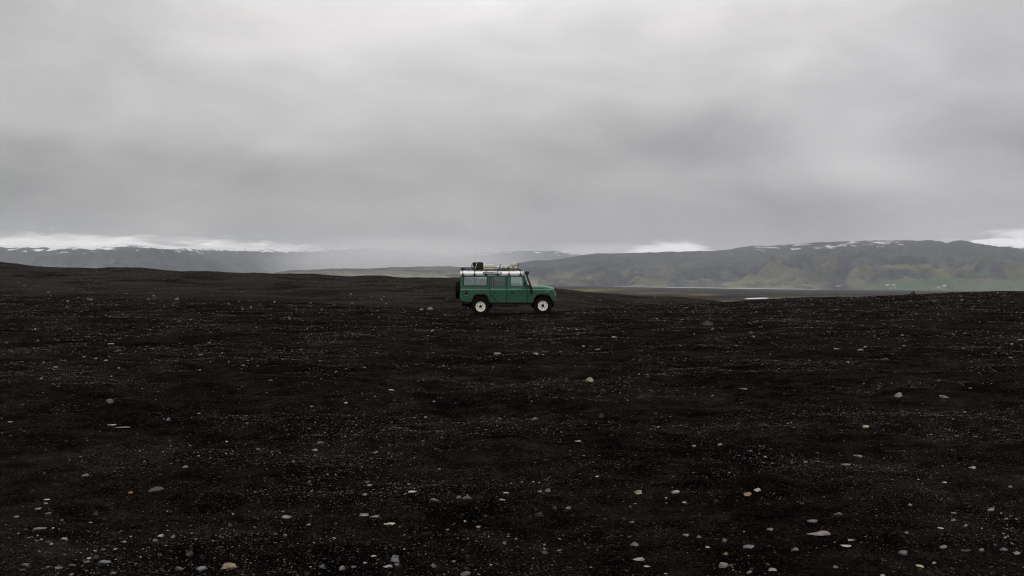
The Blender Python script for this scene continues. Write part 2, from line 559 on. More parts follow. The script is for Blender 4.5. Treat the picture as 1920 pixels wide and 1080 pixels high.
low_hill, _ = range_sheet(
    'hill', np.arange(505, 1010, 2.0),
    jag([(505, 514), (525, 509.5), (540, 507), (600, 505.5), (620, 503.5), (700, 503.5), (730, 501.5), (790, 499.5), (840, 499), (880, 501), (940, 507), (1010, 522)], .5, 18, 77),
    tab([(505, 4200), (1010, 4600)]), tab([(505, 5300), (1010, 5600)]), tab([(505, 534), (1010, 534)]),
    38, 330, lambda p, d: 0 * p, zero, MAT_LOW, 'low pale green hill behind the black rise', 60, 90, .75)
far_mtn, _ = range_sheet(
    'mountains', np.arange(840, 1220, 2.0),
    jag([(840, 482), (880, 477), (910, 473), (950, 471.5), (1000, 470), (1040, 471), (1085, 477), (1120, 486), (1170, 500), (1220, 515)], 1.0, 20, 79),
    tab([(840, 11500), (1220, 11500)]), tab([(840, 14500), (1220, 14500)]), tab([(840, 534), (1220, 536)]),
    120, 900, lambda p, d: (1 - sstep(d, 3, 16)) * .68 * (1 - .5 * sstep(p, 1090, 1140)), zero, MAT_FAR, 'far hazy mountains with snow streaks seen over the car bonnet', 60, 95)
end_mtn, _ = range_sheet(
    'mountains', np.arange(1700, 2700, 2.5),
    jag([(1700, 470), (1790, 458), (1830, 450), (1880, 447), (1920, 449), (2000, 446), (2200, 452), (2700, 470)], .9, 24, 83),
    tab([(1700, 9500), (2700, 9500)]), tab([(1700, 12500), (2700, 12500)]), tab([(1700, 540), (2700, 545)]),
    120, 900, lambda p, d: 1.1 + 0 * p - .75 * sstep(d, 10, 24), zero, MAT_FAR, 'snowfield showing behind the long hillside', 60, 99)

# ------------------------------------------------------------------ water on the plain


def water_mat():
    m, N = new_mat('still_water')
    co = N.node('ShaderNodeTexCoord').outputs['Object']
    principled(N, m, (.42, .44, .45), .25, .8, bump(N, N.noise(co, .4, 3, .5), .02, .3))
    return m


MAT_WATER = water_mat()


def water_strip(name, line, label, dmin, dmax):
    """line: pixels of the near and far bank, turned into points of the plain"""
    V, Fq = [], []
    for i, (px, pn, pf) in enumerate(line):
        a = at(px, pn, dmin, dmax, 6000)
        b = at(px, pf, dmin, dmax, 6000)
        lift = .35 + a.y * 1.2e-4
        zz = max(a.z, b.z) + lift
        for q in range(5):
            p = a.lerp(b, q / 4)
            V.append((p.x, p.y, float(terrain(p.x, p.y)) + lift))
        if i:
            k = 5 * i
            for q in range(4):
                Fq.append((k - 5 + q, k + q, k + q + 1, k - 4 + q))
    o = link_obj(name, mesh_np(name, V, Fq, MAT_WATER))
    return tag(o, label, None, None, 'structure')


water_strip('pond', [(1396, 561.8, 561.0), (1404, 562.0, 559.6), (1414, 561.8, 559.2), (1424, 561.6, 558.9), (1434, 561.2, 558.7), (1441, 560.4, 559.2)],
            'small bright pool of water just beyond the black ridge', 300, 3000)
water_strip('river', [(1150, 537.75, 537.45), (1230, 539.1, 538.3), (1300, 540.1, 539.2), (1380, 541.4, 540.4), (1460, 542.6, 541.7), (1540, 543.3, 542.8)],
            'thin pale river line across the far plain', 700, 5900)

# ------------------------------------------------------------------ farm buildings at the foot of the hill
MAT_WALL = plain_mat('white_farm_wall', (.45, .445, .43), .8, var=.06)
MAT_WALL2 = plain_mat('grey_farm_wall', (.28, .275, .27), .8, var=.06)
MAT_ROOFW = plain_mat('pale_farm_roof', (.36, .36, .37), .6, var=.06)
MAT_ROOFR = plain_mat('dull_red_farm_roof', (.16, .08, .07), .7, var=.06)
MAT_ROOFD = plain_mat('grey_farm_roof', (.14, .14, .15), .7, var=.06)
MAT_PANE = plain_mat('dark_window', (.02, .022, .025), .2, var=.05)


def on_hill(px, py):
    PX, SY, V, t = RH
    j = int(np.argmin(np.abs(PX[0] - px)))
    c_ = SY[:60, j]
    i = int(np.argmax(c_ <= py)) if (c_ <= py).any() else 0
    return Vector(V[i, j])


def farm(px, py, L, Wd, H, wall, roof, label, n_win, rz=0.0):
    p = on_hill(px, py)
    root = bpy.data.objects.new('farmhouse', None)
    col.objects.link(root)
    root.location = p
    root.rotation_euler.z = rz
    tag(root, label, 'farmhouse', 'farm buildings at the foot of the hill')
    a, b = L / 2, Wd / 2
    z0 = -6
    V = [(-a, -b, z0), (a, -b, z0), (a, b, z0), (-a, b, z0), (-a, -b, H), (a, -b, H), (a, b, H), (-a, b, H), (-a, 0, H + b * .7), (a, 0, H + b * .7)]
    me = bpy.data.meshes.new('wall')
    me.from_pydata(V, [], [(0, 1, 5, 4), (2, 3, 7, 6), (1, 2, 6, 9, 5), (3, 0, 4, 8, 7), (3, 2, 1, 0)])
    me.materials.append(wall)
    link_obj('wall', me, root)
    e = .6
    R = [(-a - e, -b - e, H - .3), (a + e, -b - e, H - .3), (a + e, 0, H + b * .7 + .15), (-a - e, 0, H + b * .7 + .15), (a + e, b + e, H - .3), (-a - e, b + e, H - .3)]
    R2 = [(x, y, z + .35) for x, y, z in R]
    me = bpy.data.meshes.new('roof')
    me.from_pydata(R + R2, [], [(1, 0, 3, 2), (2, 3, 5, 4), (6, 7, 8, 9), (9, 8, 10, 11), (0, 1, 7, 6), (4, 5, 11, 10), (0, 6, 9, 3), (3, 9, 11, 5), (1, 2, 8, 7), (2, 4, 10, 8)])
    me.materials.append(roof)
    link_obj('roof', me, root)
    for k in range(n_win):
        x = -a + L * (k + .5) / n_win
        me = bpy.data.meshes.new('window')
        me.from_pydata([(x - .9, -b - .06, 1.2), (x + .9, -b - .06, 1.2), (x + .9, -b - .06, 2.6), (x - .9, -b - .06, 2.6), (x - .9, -b + .1, 1.2), (x + .9, -b + .1, 1.2), (x + .9, -b + .1, 2.6), (x - .9, -b + .1, 2.6)], [],
                       [(0, 1, 2, 3), (1, 0, 4, 5), (3, 2, 6, 7), (0, 3, 7, 4), (2, 1, 5, 6)])
        me.materials.append(MAT_PANE)
        link_obj('window', me, root)
    return root


farm(1664, 536.8, 17, 9, 4.2, MAT_WALL, MAT_ROOFW, 'bright white farm shed on the green field, beside the farm cluster', 3)
farm(1677, 536.9, 28, 9, 3.6, MAT_WALL2, MAT_ROOFW, 'long low pale farm building on the green field', 5, .1)
farm(1670.5, 540.8, 10, 7, 4.0, MAT_WALL, MAT_ROOFR, 'small white farmhouse at the edge of the plain below the long building', 2)
farm(1677.5, 541.2, 7, 6, 3.6, MAT_WALL, MAT_ROOFD, 'tiny white hut next to the small farmhouse by the plain', 1)
farm(1761, 540.6, 13, 8, 3.8, MAT_WALL, MAT_ROOFW, 'white farm building at the end of a second farm', 2, -.1)
farm(1771, 539.4, 22, 9, 4.2, MAT_WALL2, MAT_ROOFW, 'pale barn standing a little higher at the second farm', 4)
farm(1573, 540.2, 30, 8, 3.2, MAT_WALL2, MAT_ROOFD, 'lone low grey farm building at the foot of the hill, far from the farms', 4)
# ------------------------------------------------------------------ mesh builder
class MB:
    def __init__(s):
        s.v, s.f = [], []

    def add(s, V, Fs):
        k = len(s.v)
        s.v += [tuple(p) for p in V]
        s.f += [tuple(i + k for i in f) for f in Fs]
        return s

    def box(s, x0, x1, y0, y1, z0, z1):
        V = [(x, y, z) for z in (z0, z1) for y in (y0, y1) for x in (x0, x1)]
        return s.add(V, [(0, 2, 3, 1), (4, 5, 7, 6), (0, 1, 5, 4), (2, 6, 7, 3), (0, 4, 6, 2), (1, 3, 7, 5)])

    def tube(s, pts, r, n=8, caps=True):
        pts = [Vector(p) for p in pts]
        rs = r if hasattr(r, '__len__') else [r] * len(pts)
        V, Fs = [], []
        prev = None
        for i, p in enumerate(pts):
            t = (pts[min(i + 1, len(pts) - 1)] - pts[max(i - 1, 0)]).normalized()
            if prev is None:
                a = Vector((0, 0, 1)) if abs(t.z) < .9 else Vector((1, 0, 0))
                u = t.cross(a).normalized()
            else:
                u = (prev - t * prev.dot(t)).normalized()
            prev = u
            w = t.cross(u)
            for k in range(n):
                an = 2 * math.pi * k / n
                V.append(p + (u * math.cos(an) + w * math.sin(an)) * rs[i])
            if i:
                b = n * (i - 1)
                for k in range(n):
                    k2 = (k + 1) % n
                    Fs.append((b + k, b + k2, b + n + k2, b + n + k))
        if caps:
            Fs.append(tuple(range(n))[::-1])
            Fs.append(tuple(range(n * (len(pts) - 1), n * len(pts))))
        return s.add(V, Fs)

    def lathe(s, prof, n=32, axis='y', c=(0, 0, 0), close=False):
        """prof: (radius, offset along the axis)"""
        V, Fs = [], []
        for r, h in prof:
            for k in range(n):
                a = 2 * math.pi * k / n
                q = (r * math.cos(a), h, r * math.sin(a)) if axis == 'y' else ((h, r * math.cos(a), r * math.sin(a)) if axis == 'x' else (r * math.cos(a), r * math.sin(a), h))
                V.append((q[0] + c[0], q[1] + c[1], q[2] + c[2]))
        m_ = len(prof)
        for i in range(m_ if close else m_ - 1):
            for k in range(n):
                k2, i2 = (k + 1) % n, (i + 1) % m_
                Fs.append((i * n + k, i * n + k2, i2 * n + k2, i2 * n + k))
        return s.add(V, Fs)

    def loft(s, secs, caps=True):
        n = len(secs[0])
        V = [p for q in secs for p in q]
        Fs = []
        for i in range(len(secs) - 1):
            for k in range(n):
                k2 = (k + 1) % n
                Fs.append((i * n + k, i * n + k2, (i + 1) * n + k2, (i + 1) * n + k))
        if caps:
            Fs += [tuple(range(n))[::-1], tuple(range(n * (len(secs) - 1), n * len(secs)))]
        return s.add(V, Fs)

    def plate(s, outer, holes, yf, thick, side=1):
        """flat panel in the x-z plane with holes; yf(z) is the outer face's distance from the middle of the car"""
        bm = bmesh.new()
        loops = []
        for lp in [outer] + list(holes):
            vs = [bm.verts.new((p[0], 0, p[1])) for p in lp]
            for i in range(len(vs)):
                bm.edges.new((vs[i], vs[(i + 1) % len(vs)]))
            loops.append(vs)
        bmesh.ops.triangle_fill(bm, use_beauty=True, use_dissolve=False, edges=bm.edges[:], normal=(0, 1, 0))
        bm.verts.index_update()
        P = [(v.co.x, v.co.z) for v in bm.verts]
        T = [tuple(v.index for v in f.verts) for f in bm.faces]
        L = [[v.index for v in lp] for lp in loops]
        bm.free()
        n = len(P)
        V = [(x, side * yf(z), z) for x, z in P] + [(x, side * (yf(z) - thick), z) for x, z in P]
        Fs = T + [tuple(i + n for i in t[::-1]) for t in T]
        for lp in L:
            for i in range(len(lp)):
                a, b = lp[i], lp[(i + 1) % len(lp)]
                Fs.append((a, b, b + n, a + n))
        return s.add(V, Fs)

    def build(s, name, mat, parent=None, bevel=0.0, smooth=35, subsurf=0):
        me = bpy.data.meshes.new(name)
        me.from_pydata(s.v, [], s.f)
        bm = bmesh.new()
        bm.from_mesh(me)
        bmesh.ops.remove_doubles(bm, verts=bm.verts[:], dist=1e-5)
        bmesh.ops.recalc_face_normals(bm, faces=bm.faces[:])
        bm.to_mesh(me)
        bm.free()
        me.polygons.foreach_set('use_smooth', [True] * len(me.polygons))
        me.set_sharp_from_angle(angle=math.radians(smooth))
        me.materials.append(mat)
        o = link_obj(name, me, parent)
        if bevel:
            b = o.modifiers.new('edge', 'BEVEL')
            b.width = bevel
            b.segments = 2
            b.limit_method = 'ANGLE'
            b.angle_limit = math.radians(40)
        if subsurf:
            b = o.modifiers.new('soft', 'SUBSURF')
            b.levels = b.render_levels = subsurf
        return o


def rr(x0, z0, x1, z1, r, n=5):
    P = []
    for cx, cz, a0 in ((x1 - r, z1 - r, 0), (x0 + r, z1 - r, 90), (x0 + r, z0 + r, 180), (x1 - r, z0 + r, 270)):
        for k in range(n):
            a = math.radians(a0 + 90 * k / (n - 1))
            P.append((cx + r * math.cos(a), cz + r * math.sin(a)))
    return P


def empty(name, loc, label, cat, group=None, rz=0.0):
    o = bpy.data.objects.new(name, None)
    col.objects.link(o)
    o.location = loc
    o.rotation_euler.z = rz
    return tag(o, label, cat, group)


# ------------------------------------------------------------------ car materials
def paint_mat(name, c, dirt=(.060, .053, .046), rough=.30):
    m, N = new_mat(name)
    co = N.node('ShaderNodeTexCoord').outputs['Object']
    se = N.node('ShaderNodeSeparateXYZ')
    N.put(se.inputs[0], co)
    n = N.noise(co, 3.2, 6, .65)
    n2 = N.noise(co, 14, 5, .7)
    low = N.math('SUBTRACT', 1.0, N.step(se.outputs[2], .55, 1.08))
    k = N.math('MULTIPLY', low, N.step(N.math('ADD', N.math('MULTIPLY', n, .6), N.math('MULTIPLY', n2, .4)), .36, .68))
    fade = N.mix(N.step(n, .35, .7), c, tuple(q * .9 + .003 for q in c))
    cc = N.mix(N.math('MULTIPLY', k, .8), fade, dirt)
    principled(N, m, cc, N.math('ADD', rough, N.math('MULTIPLY', k, .4)), .5, **{'Coat Weight': .25, 'Coat Roughness': .12})
    return m


GREEN = paint_mat('green_paint', (.0075, .082, .041))
WHITE = plain_mat('white_paint', (.87, .87, .86), .3, var=.03)
BLACK = plain_mat('black_trim', (.010, .010, .011), .55, .3)
RACKM = plain_mat('black_steel', (.009, .009, .010), .5, .35)
RUBBER = plain_mat('tyre_rubber', (.0060, .0056, .0053), .9, .08, scale=12)
ARCHM = plain_mat('grey_plastic_flare', (.042, .043, .042), .75, .2)
RIMM = plain_mat('cream_wheel_paint', (.80, .77, .70), .45, var=.06)
DARK = plain_mat('dark_underbody', (.006, .006, .006), .8, .1)
SEATM = plain_mat('grey_seat_cloth', (.035, .036, .038), .9, .1)
AMBER = plain_mat('amber_lens', (.55, .16, .02), .2)
REDL = plain_mat('red_lens', (.35, .015, .012), .2)
CLEAR = plain_mat('clear_lens', (.55, .56, .56), .1)
STEEL = plain_mat('bare_steel', (.30, .30, .29), .4, metallic=.8)


def glass_mat(name, tint, refl=.10):
    m, N = new_mat(name)
    tr = N.node('ShaderNodeBsdfTransparent')
    tr.inputs[0].default_value = (*tint, 1)
    gl = N.node('ShaderNodeBsdfGlossy')
    gl.inputs['Color'].default_value = (.9, .95, .95, 1)
    gl.inputs['Roughness'].default_value = .03
    fr = N.node('ShaderNodeFresnel')
    fr.inputs[0].default_value = 1.5
    mx = N.node('ShaderNodeMixShader')
    N.put(mx.inputs[0], N.math('ADD', fr.outputs[0], refl))
    N.l.new(tr.outputs[0], mx.inputs[1])
    N.l.new(gl.outputs[0], mx.inputs[2])
    N.l.new(mx.outputs[0], N.node('ShaderNodeOutputMaterial').inputs[0])
    return m


GLASS = glass_mat('window_glass', (.80, .91, .89), .11)
GLASSM = glass_mat('tinted_glass', (.50, .60, .60), .05)
GLASSD = glass_mat('roof_glass', (.35, .42, .40), .16)

# ------------------------------------------------------------------ the car: x forward from the rear axle, -y towards the camera, z from the ground
car = empty('off_road_car', (CAR_X0, CAR_Y, CAR_Z), 'green off-road station wagon with white roof, loaded roof rack and snorkel', 'car')
HB = .88                                                     # half width below the waist
yl = lambda z: HB - .018 * max(0.0, (.80 - z) / .22)
yu = lambda z: .822 - .045 * (z - 1.21) / .61
ZW, ZS = 1.815, 1.215


def shoulder(mb, x0, x1, side):
    pr = [(.882, 1.146), (.881, 1.158), (.873, 1.176), (.858, 1.190), (.840, 1.199), (.826, 1.208), (.822, 1.218), (.79, 1.218), (.79, 1.146)]
    mb.loft([[(x, side * y, z) for y, z in pr] for x in (x0, x1)])


rear_arch = [(.40, .592), (.345, .77), (.275, .905), (.185, .955), (-.185, .955), (-.275, .90), (-.35, .765), (-.385, .61)]
front_arch = [(2.375, .592), (2.42, .77), (2.50, .90), (2.58, .962), (2.965, .978), (3.04, .945), (3.115, .86), (3.175, .72)]
body = MB().box(-.905, -.875, -.845, .845, .668, 1.146).build('body', GREEN, car, .004)      # tail panel; the rest of the shell hangs on it
for sd in (-1, 1):
    b = MB()
    b.plate([(-.905, .668), (-.905, 1.147), (.394, 1.147), (.394, .985), (.664, .718), (.69, .592)] + rear_arch + [(-.45, .612)], [], yl, .03, sd)
    shoulder(b, -.905, .394, sd)
    b.plate([(-.905, ZS), (.394, ZS), (.394, ZW), (-.905, ZW)], [rr(-.768, 1.348, .288, 1.772, .06)], yu, .035, sd)
    b.build('quarter_panel', GREEN, body, .004)
    b = MB()
    b.plate([(2.108, .592), (2.108, 1.147), (3.26, 1.132), (3.315, 1.10), (3.335, 1.02), (3.335, .715)] + front_arch[::-1], [], yl, .03, sd)
    pr = [(.882, 1.13), (.882, 1.155), (.870, 1.178), (.845, 1.192), (.60, 1.20), (.60, 1.13)]
    b.loft([[(x, sd * y, z - dz) for y, z in pr] for x, dz in ((2.108, 0), (2.4, 0), (3.15, .006), (3.25, .02), (3.30, .045), (3.335, .10))])
    b.build('front_wing', GREEN, body, .004)
    for px_ in (.407, 1.173, 2.095):  # black pillars behind the door gaps put the seams' shade into colour
        MB().box(px_ - .03, px_ + .03, min(sd * .80, sd * .845), max(sd * .80, sd * .845), .60, 1.14).build('pillar_gap_shade', BLACK, body)
        if px_ < 2:
            MB().box(px_ - .025, px_ + .025, min(sd * .69, sd * .737), max(sd * .69, sd * .737), 1.22, 1.79).build('window_gap_shade', BLACK, body)
    MB().box(-.903, -.873, min(sd * .42, sd * .80), max(sd * .42, sd * .80), 1.147, 1.80).build('rear_pillar', GREEN, body)
MB().box(2.04, 2.12, -.78, .78, .62, 1.19).build('bulkhead', GREEN, body)
MB().loft([[(x, y * s_, z) for s_, y, z in ((1, .80, 1.19), (1, .80, zt), (-1, .80, zt), (-1, .80, 1.19))] for x, zt in ((2.06, 1.30), (2.16, 1.30), (2.285, 1.285))]).build('cowl', GREEN, body, .004)
MB().box(3.27, 3.325, -.82, .82, .70, 1.125).build('front_panel', BLACK, car, .006)
gr = MB()
for k in range(9):
    gr.box(3.326, 3.345, -.42, .42, .76 + .04 * k, .775 + .04 * k)
gr.box(3.325, 3.335, -.44, .44, .74, 1.12)
gr.build('grille', BLACK, car)

# waist line capping strip (dark, above the shoulder)
for sd in (-1, 1):
    MB().plate([(-.903, 1.232), (.40, 1.232), (.40, 1.252), (-.903, 1.252)], [], lambda z: yu(z) + .006, .005, sd).build('waist_capping', ARCHM, car)

# side windows of the load space
for sd in (-1, 1):
    w = MB().plate(rr(-.795, 1.322, .314, 1.797, .075), [rr(-.752, 1.364, .272, 1.756, .05)], lambda z: yu(z) + .008, .02, sd).build('side_window', BLACK, car)
    MB().plate(rr(-.76, 1.356, .28, 1.764, .05), [], lambda z: yu(z) - .010, .005, sd).build('pane', GLASS, w)
    d_ = MB().plate([(-.268, 1.36), (-.246, 1.36), (-.246, 1.76), (-.268, 1.76)], [], lambda z: yu(z) + .002, .016, sd)
    d_.plate([(-.128, 1.36), (-.116, 1.36), (-.116, 1.76), (-.128, 1.76)], [], lambda z: yu(z) - .016, .010, sd)
    d_.build('slider_rail', BLACK, w)

# doors
RD_low = [(.420, 1.147), (1.160, 1.147), (1.160, .592), (.722, .592), (.692, .734), (.420, 1.002)]
FD_low = [(1.186, 1.147), (2.082, 1.147), (2.082, .592), (1.186, .592)]
RD_win = rr(.495, 1.342, 1.105, 1.764, .03)
FD_win = [(1.352, 1.342), (1.905, 1.342), (1.895, 1.50), (1.862, 1.70), (1.838, 1.762), (1.352, 1.762)]
for sd in (-1, 1):
    for nm, low, x0, x1, upper, win, hx, hinges in (
            ('rear', RD_low, .420, 1.160, [(.420, ZS), (1.160, ZS), (1.160, ZW), (.420, ZW)], RD_win, .53, 1.176),
            ('front', FD_low, 1.186, 2.082, [(1.186, ZS), (2.082, ZS), (2.082, 1.30), (1.902, ZW), (1.186, ZW)], FD_win, 1.355, 2.096)):
        mb = MB().plate(low, [], yl, .03, sd)
        shoulder(mb, x0, x1, sd)
        mb.plate(upper, [win], yu, .035, sd)
        d = mb.build('door', GREEN, car, .003)
        MB().plate(win, [], lambda z: yu(z) - .014, .005, sd).build('pane', GLASSM if nm == 'rear' else GLASS, d)
        q = [(1.0 * x, z) for x, z in win]
        cx = sum(p[0] for p in q) / len(q)
        cz = sum(p[1] for p in q) / len(q)
        big_ = [(cx + (x - cx) * 1.035, cz + (z - cz) * 1.05) for x, z in q]
        MB().plate(big_, [[(cx + (x - cx) * .985, cz + (z - cz) * .975) for x, z in q]], lambda z: yu(z) + .004, .012, sd).build('window_seal', BLACK, d)
        hd = MB().plate(rr(hx, 1.030, hx + .135, 1.078, .02), [], lambda z: HB + .006, .012, sd)
        hd.tube([(hx + .02, sd * (HB + .028), 1.055), (hx + .12, sd * (HB + .028), 1.055)], .013, 6)
        hd.build('handle', BLACK, d)
        for hz in (.765, 1.262):
            yy = HB if hz < 1 else yu(hz)
            MB().box(hinges - .035, hinges + .035, sd * (yy - .002), sd * (yy + .016), hz - .028, hz + .028).build('hinge', ARCHM, d)
        if nm == 'rear':
            MB().plate([(.575, 1.342), (.598, 1.342), (.598, 1.762), (.575, 1.762)], [], lambda z: yu(z) - .002, .016, sd).build('slider_rail', BLACK, d)
        else:
            MB().plate([(1.72, 1.30), (1.735, 1.30), (1.735, 1.34), (1.72, 1.34)], [], lambda z: yu(z) + .003, .006, sd)

# rear door and its window
t = MB()
bm_outer = [(-.41, .70), (.41, .70), (.41, 1.79), (-.41, 1.79)]
t.plate(bm_outer, [rr(-.33, 1.33, .33, 1.74, .05)], lambda z: 0.0, .03)
t.v = [(-.905 + y, x, z) for x, y, z in t.v]
rd = t.build('tailgate', GREEN, car, .003)
t = MB().plate(rr(-.35, 1.31, .35, 1.76, .05), [], lambda z: 0.0, .005)
t.v = [(-.892 + y, x, z) for x, y, z in t.v]
t.build('pane', GLASS, rd)

# windscreen
wf = MB()
for sd in (-1, 1):
    wf.loft([[(x, sd * y_, z) for x, z in ((2.095, 1.235), (2.165, 1.235), (1.972, 1.825), (1.908, 1.825))] for y_ in (.735, .80 - .02)])
wf.loft([[(x, y_, z) for x, z in ((2.075, 1.30), (2.145, 1.30), (2.125, 1.36), (2.06, 1.36))] for y_ in (-.734, .734)])
wf.loft([[(x, y_, z) for x, z in ((1.925, 1.77), (1.99, 1.77), (1.972, 1.825), (1.908, 1.825))] for y_ in (-.734, .734)])
ws = wf.build('windscreen', GREEN, car, .004)
MB().loft([[(x, y_, z) for x, z in ((2.095, 1.355), (2.10, 1.355), (1.962, 1.775), (1.957, 1.775))] for y_ in (-.733, .733)]).build('pane', GLASS, ws)
for y0 in (-.45, .2):
    wp = MB()
    wp.tube([(2.15, y0, 1.335), (2.125, y0 + .2, 1.40), (2.09, y0 + .36, 1.51)], .008, 5)
    wp.build('wiper', BLACK, ws)

# bonnet
secs = []
for x, zt in ((2.275, 1.335), (2.33, 1.350), (2.5, 1.356), (2.8, 1.348), (2.98, 1.328), (3.12, 1.298), (3.22, 1.272), (3.285, 1.246), (3.322, 1.205), (3.334, 1.15)):
    lo = min(1.196, zt - .02)
    half = [(.655, lo), (.655, max(zt - .10, lo + .004)), (.645, max(zt - .065, lo + .006)), (.62, max(zt - .035, lo + .008)), (.57, zt - .012), (.47, zt), (.40, zt + .012), (0, zt + .014)]
    secs.append([(x, -y, z) for y, z in half] + [(x, y, z) for y, z in half[::-1][1:]])
MB().loft(secs).build('bonnet', GREEN, car, 0, 50)

# wheel arch flares
RF_out = [(.455, .592), (.395, .80), (.315, .962), (.205, 1.012), (-.205, 1.012), (-.318, .955), (-.405, .785), (-.445, .605)]
FF_out = [(2.322, .592), (2.368, .785), (2.465, .945), (2.562, 1.018), (2.985, 1.034), (3.075, .985), (3.165, .88), (3.228, .715)]
for sd in (-1, 1):
    for o_, i_ in ((RF_out, rear_arch), (FF_out, front_arch)):
        poly = o_ + i_[::-1]
        f_ = MB().plate(poly, [], lambda z: HB + .045, .07, sd)
        f_.build('wheel_arch', ARCHM, car, .010)
    # inner wheel wells
    for cx, cz, r_ in ((0, .41, .50), (2.79, .45, .50)):
        a_ = [math.radians(q) for q in range(-8, 189, 14)]
        V_ = [(cx + r_ * math.cos(q), sd * y_, cz + r_ * math.sin(q)) for y_ in (.84, .52) for q in a_]
        n_ = len(a_)
        w_ = MB().add(V_ + [(cx, sd * .52, cz)], [(k, k + 1, n_ + k + 1, n_ + k) for k in range(n_ - 1)] + [(n_ + k, n_ + k + 1, 2 * n_) for k in range(n_ - 1)])
        w_.build('wheel_well', DARK, car)

# bumpers, sills, chassis
MB().box(3.232, 3.446, -.90, .90, .573, .708).build('bumper', BLACK, car, .012)
MB().loft([[(x, y_, z) for x, z in ((-.915, .668), (-.46, .618), (-.46, .52), (-.72, .535), (-.88, .575))] for y_ in (-.80, .80)]).build('bumper', BLACK, car, .01)
ch = MB()
for sd in (-1, 1):
    ch.box(-.85, 3.24, sd * .36, sd * .46, .49, .63)
ch.box(.46, 2.32, -.84, .84, .518, .590)
ch.box(.75, 1.7, -.36, .36, .40, .52)
ch.box(-.8, -.35, -.35, .35, .40, .55)
ch.box(2.4, 3.2, -.35, .35, .50, .80)
ch.tube([(1.6, .3, .44), (.4, .32, .42), (-.3, .5, .46), (-.95, .55, .44)], .03, 8)
ch.build('chassis', DARK, car)
for cx, cz in ((0, .41), (2.79, .45)):
    ax = MB().tube([(cx, -.7, cz), (cx, .7, cz)], .05, 10)
    ax.lathe([(.02, -.16), (.12, -.12), (.15, 0), (.12, .12), (.02, .16)], 14, 'x', (cx, .12, cz))
    for sd in (-1, 1):
        ax.tube([(cx + .02, sd * .42, cz), (cx + .02, sd * .42, cz + .4)], .06, 8)
    ax.build('axle', DARK, car)
for sd in (-1, 1):
    st = MB().box(.52, 2.26, sd * .80, sd * .955, .462, .492)
    for x in (.7, 1.4, 2.1):
        st.box(x - .03, x + .03, sd * .45, sd * .80, .455, .53)
    st.build('side_step', ARCHM, car, .008)
    x_ = -.675 if sd < 0 else -.555
    MB().box(x_ - .012, x_ + .012, sd * .60, sd * .86, .20, .56).build('mud_flap', RUBBER, car)


# wheels
def wheel(parent, name, cx, cy_, cz, sd, R=.41, rot=0.0, axis='y'):
    k = .5
    wd = .235

    def tf(mb):
        if axis == 'x':
            mb.v = [(y_, x, z) for x, y_, z in mb.v]
        mb.v = [(x + cx, y_ + cy_, z + cz) for x, y_, z in mb.v]
        return mb
    ty = MB().lathe([(.205, -.09), (.215, -.112), (.30, -.122), (.365, -.116), (R - .012, -.098), (R - .012, .098), (.365, .116), (.30, .122), (.215, .112), (.205, .09)], 44, 'y', (0, 0, 0), True)
    nb_ = 30
    for q in range(nb_):
        a = 2 * math.pi * q / nb_
        for off, y0, y1 in ((0, -.108, -.035), (.5, -.03, .03), (0, .035, .108)):
            a0 = a + off * 2 * math.pi / nb_
            da = .62 * math.pi / nb_
            V_ = []
            for rr_, yy0, yy1 in ((R - .02, y0, y1), (R + .002, y0 * .96, y1 * .96)):
                for aa, yy in ((a0 - da, yy0), (a0 + da, yy0), (a0 + da, yy1), (a0 - da, yy1)):
                    V_.append((rr_ * math.cos(aa), yy, rr_ * math.sin(aa)))
            ty.add(V_, [(4, 5, 6, 7), (0, 1, 5, 4), (1, 2, 6, 5), (2, 3, 7, 6), (3, 0, 4, 7)])
    root = tf(ty).build(name, RUBBER, parent)
    # rim: outer well + disc with holes, dished
    rim = MB().lathe([(.206, sd * .100), (.222, sd * .108), (.222, sd * .116), (.206, sd * .112), (.196, sd * .085), (.190, sd * .040), (.190, -sd * .085), (.205, -sd * .10)], 40)
    outer = [(.190 * math.cos(2 * math.pi * q / 40), .190 * math.sin(2 * math.pi * q / 40)) for q in range(40)]
    holes = []
    for q in range(10):
        a = 2 * math.pi * q / 10 + rot
        c0, s0 = .150 * math.cos(a), .150 * math.sin(a)
        holes.append([(c0 + .021 * math.cos(u), s0 + .021 * math.sin(u)) for u in [2 * math.pi * w_ / 8 for w_ in range(8)]])
    inner = []
    for q in range(20):
        a = 2 * math.pi * q / 20 + rot
        r_ = .088 if q % 4 in (0,) else .058
        inner.append((r_ * math.cos(a), r_ * math.sin(a)))
    holes.append(inner)
    dish = MB().plate(outer, holes, lambda z: .0, .012, 1)
    dish.v = [(x, sd * (.055 + .030 * max(0.0, 1 - ((math.hypot(x, z) - .115) / .06) ** 2)) + y_, z) for x, y_, z in dish.v]
    rim.add(dish.v, dish.f)
    tf(rim).build('rim', RIMM, root)
    hub = MB().lathe([(.0, sd * .135), (.038, sd * .130), (.048, sd * .10), (.052, sd * .04)], 16)
    for q in range(5):
        a = 2 * math.pi * q / 5 + rot + .3
        c0, s0 = .083 * math.cos(a), .083 * math.sin(a)
        hub.tube([(c0, sd * .05, s0), (c0, sd * .10, s0)], .013, 6)
    hub.lathe([(.0, sd * .02), (.186, sd * .018)], 24)
    tf(hub).build('hub', DARK, root)
    return root


for sd in (-1, 1):
    wheel(car, 'wheel', 0, sd * .755, .41, sd, .412, .2)
    wheel(car, 'wheel', 2.795, sd * .755, .45, sd, .412, .75)
wheel(car, 'spare_wheel', -1.045, .06, 1.156, -1, .395, 0, 'x')
MB().box(-.96, -.90, -.1, .2, 1.06, 1.25).build('spare_wheel_bracket', BLACK, car)

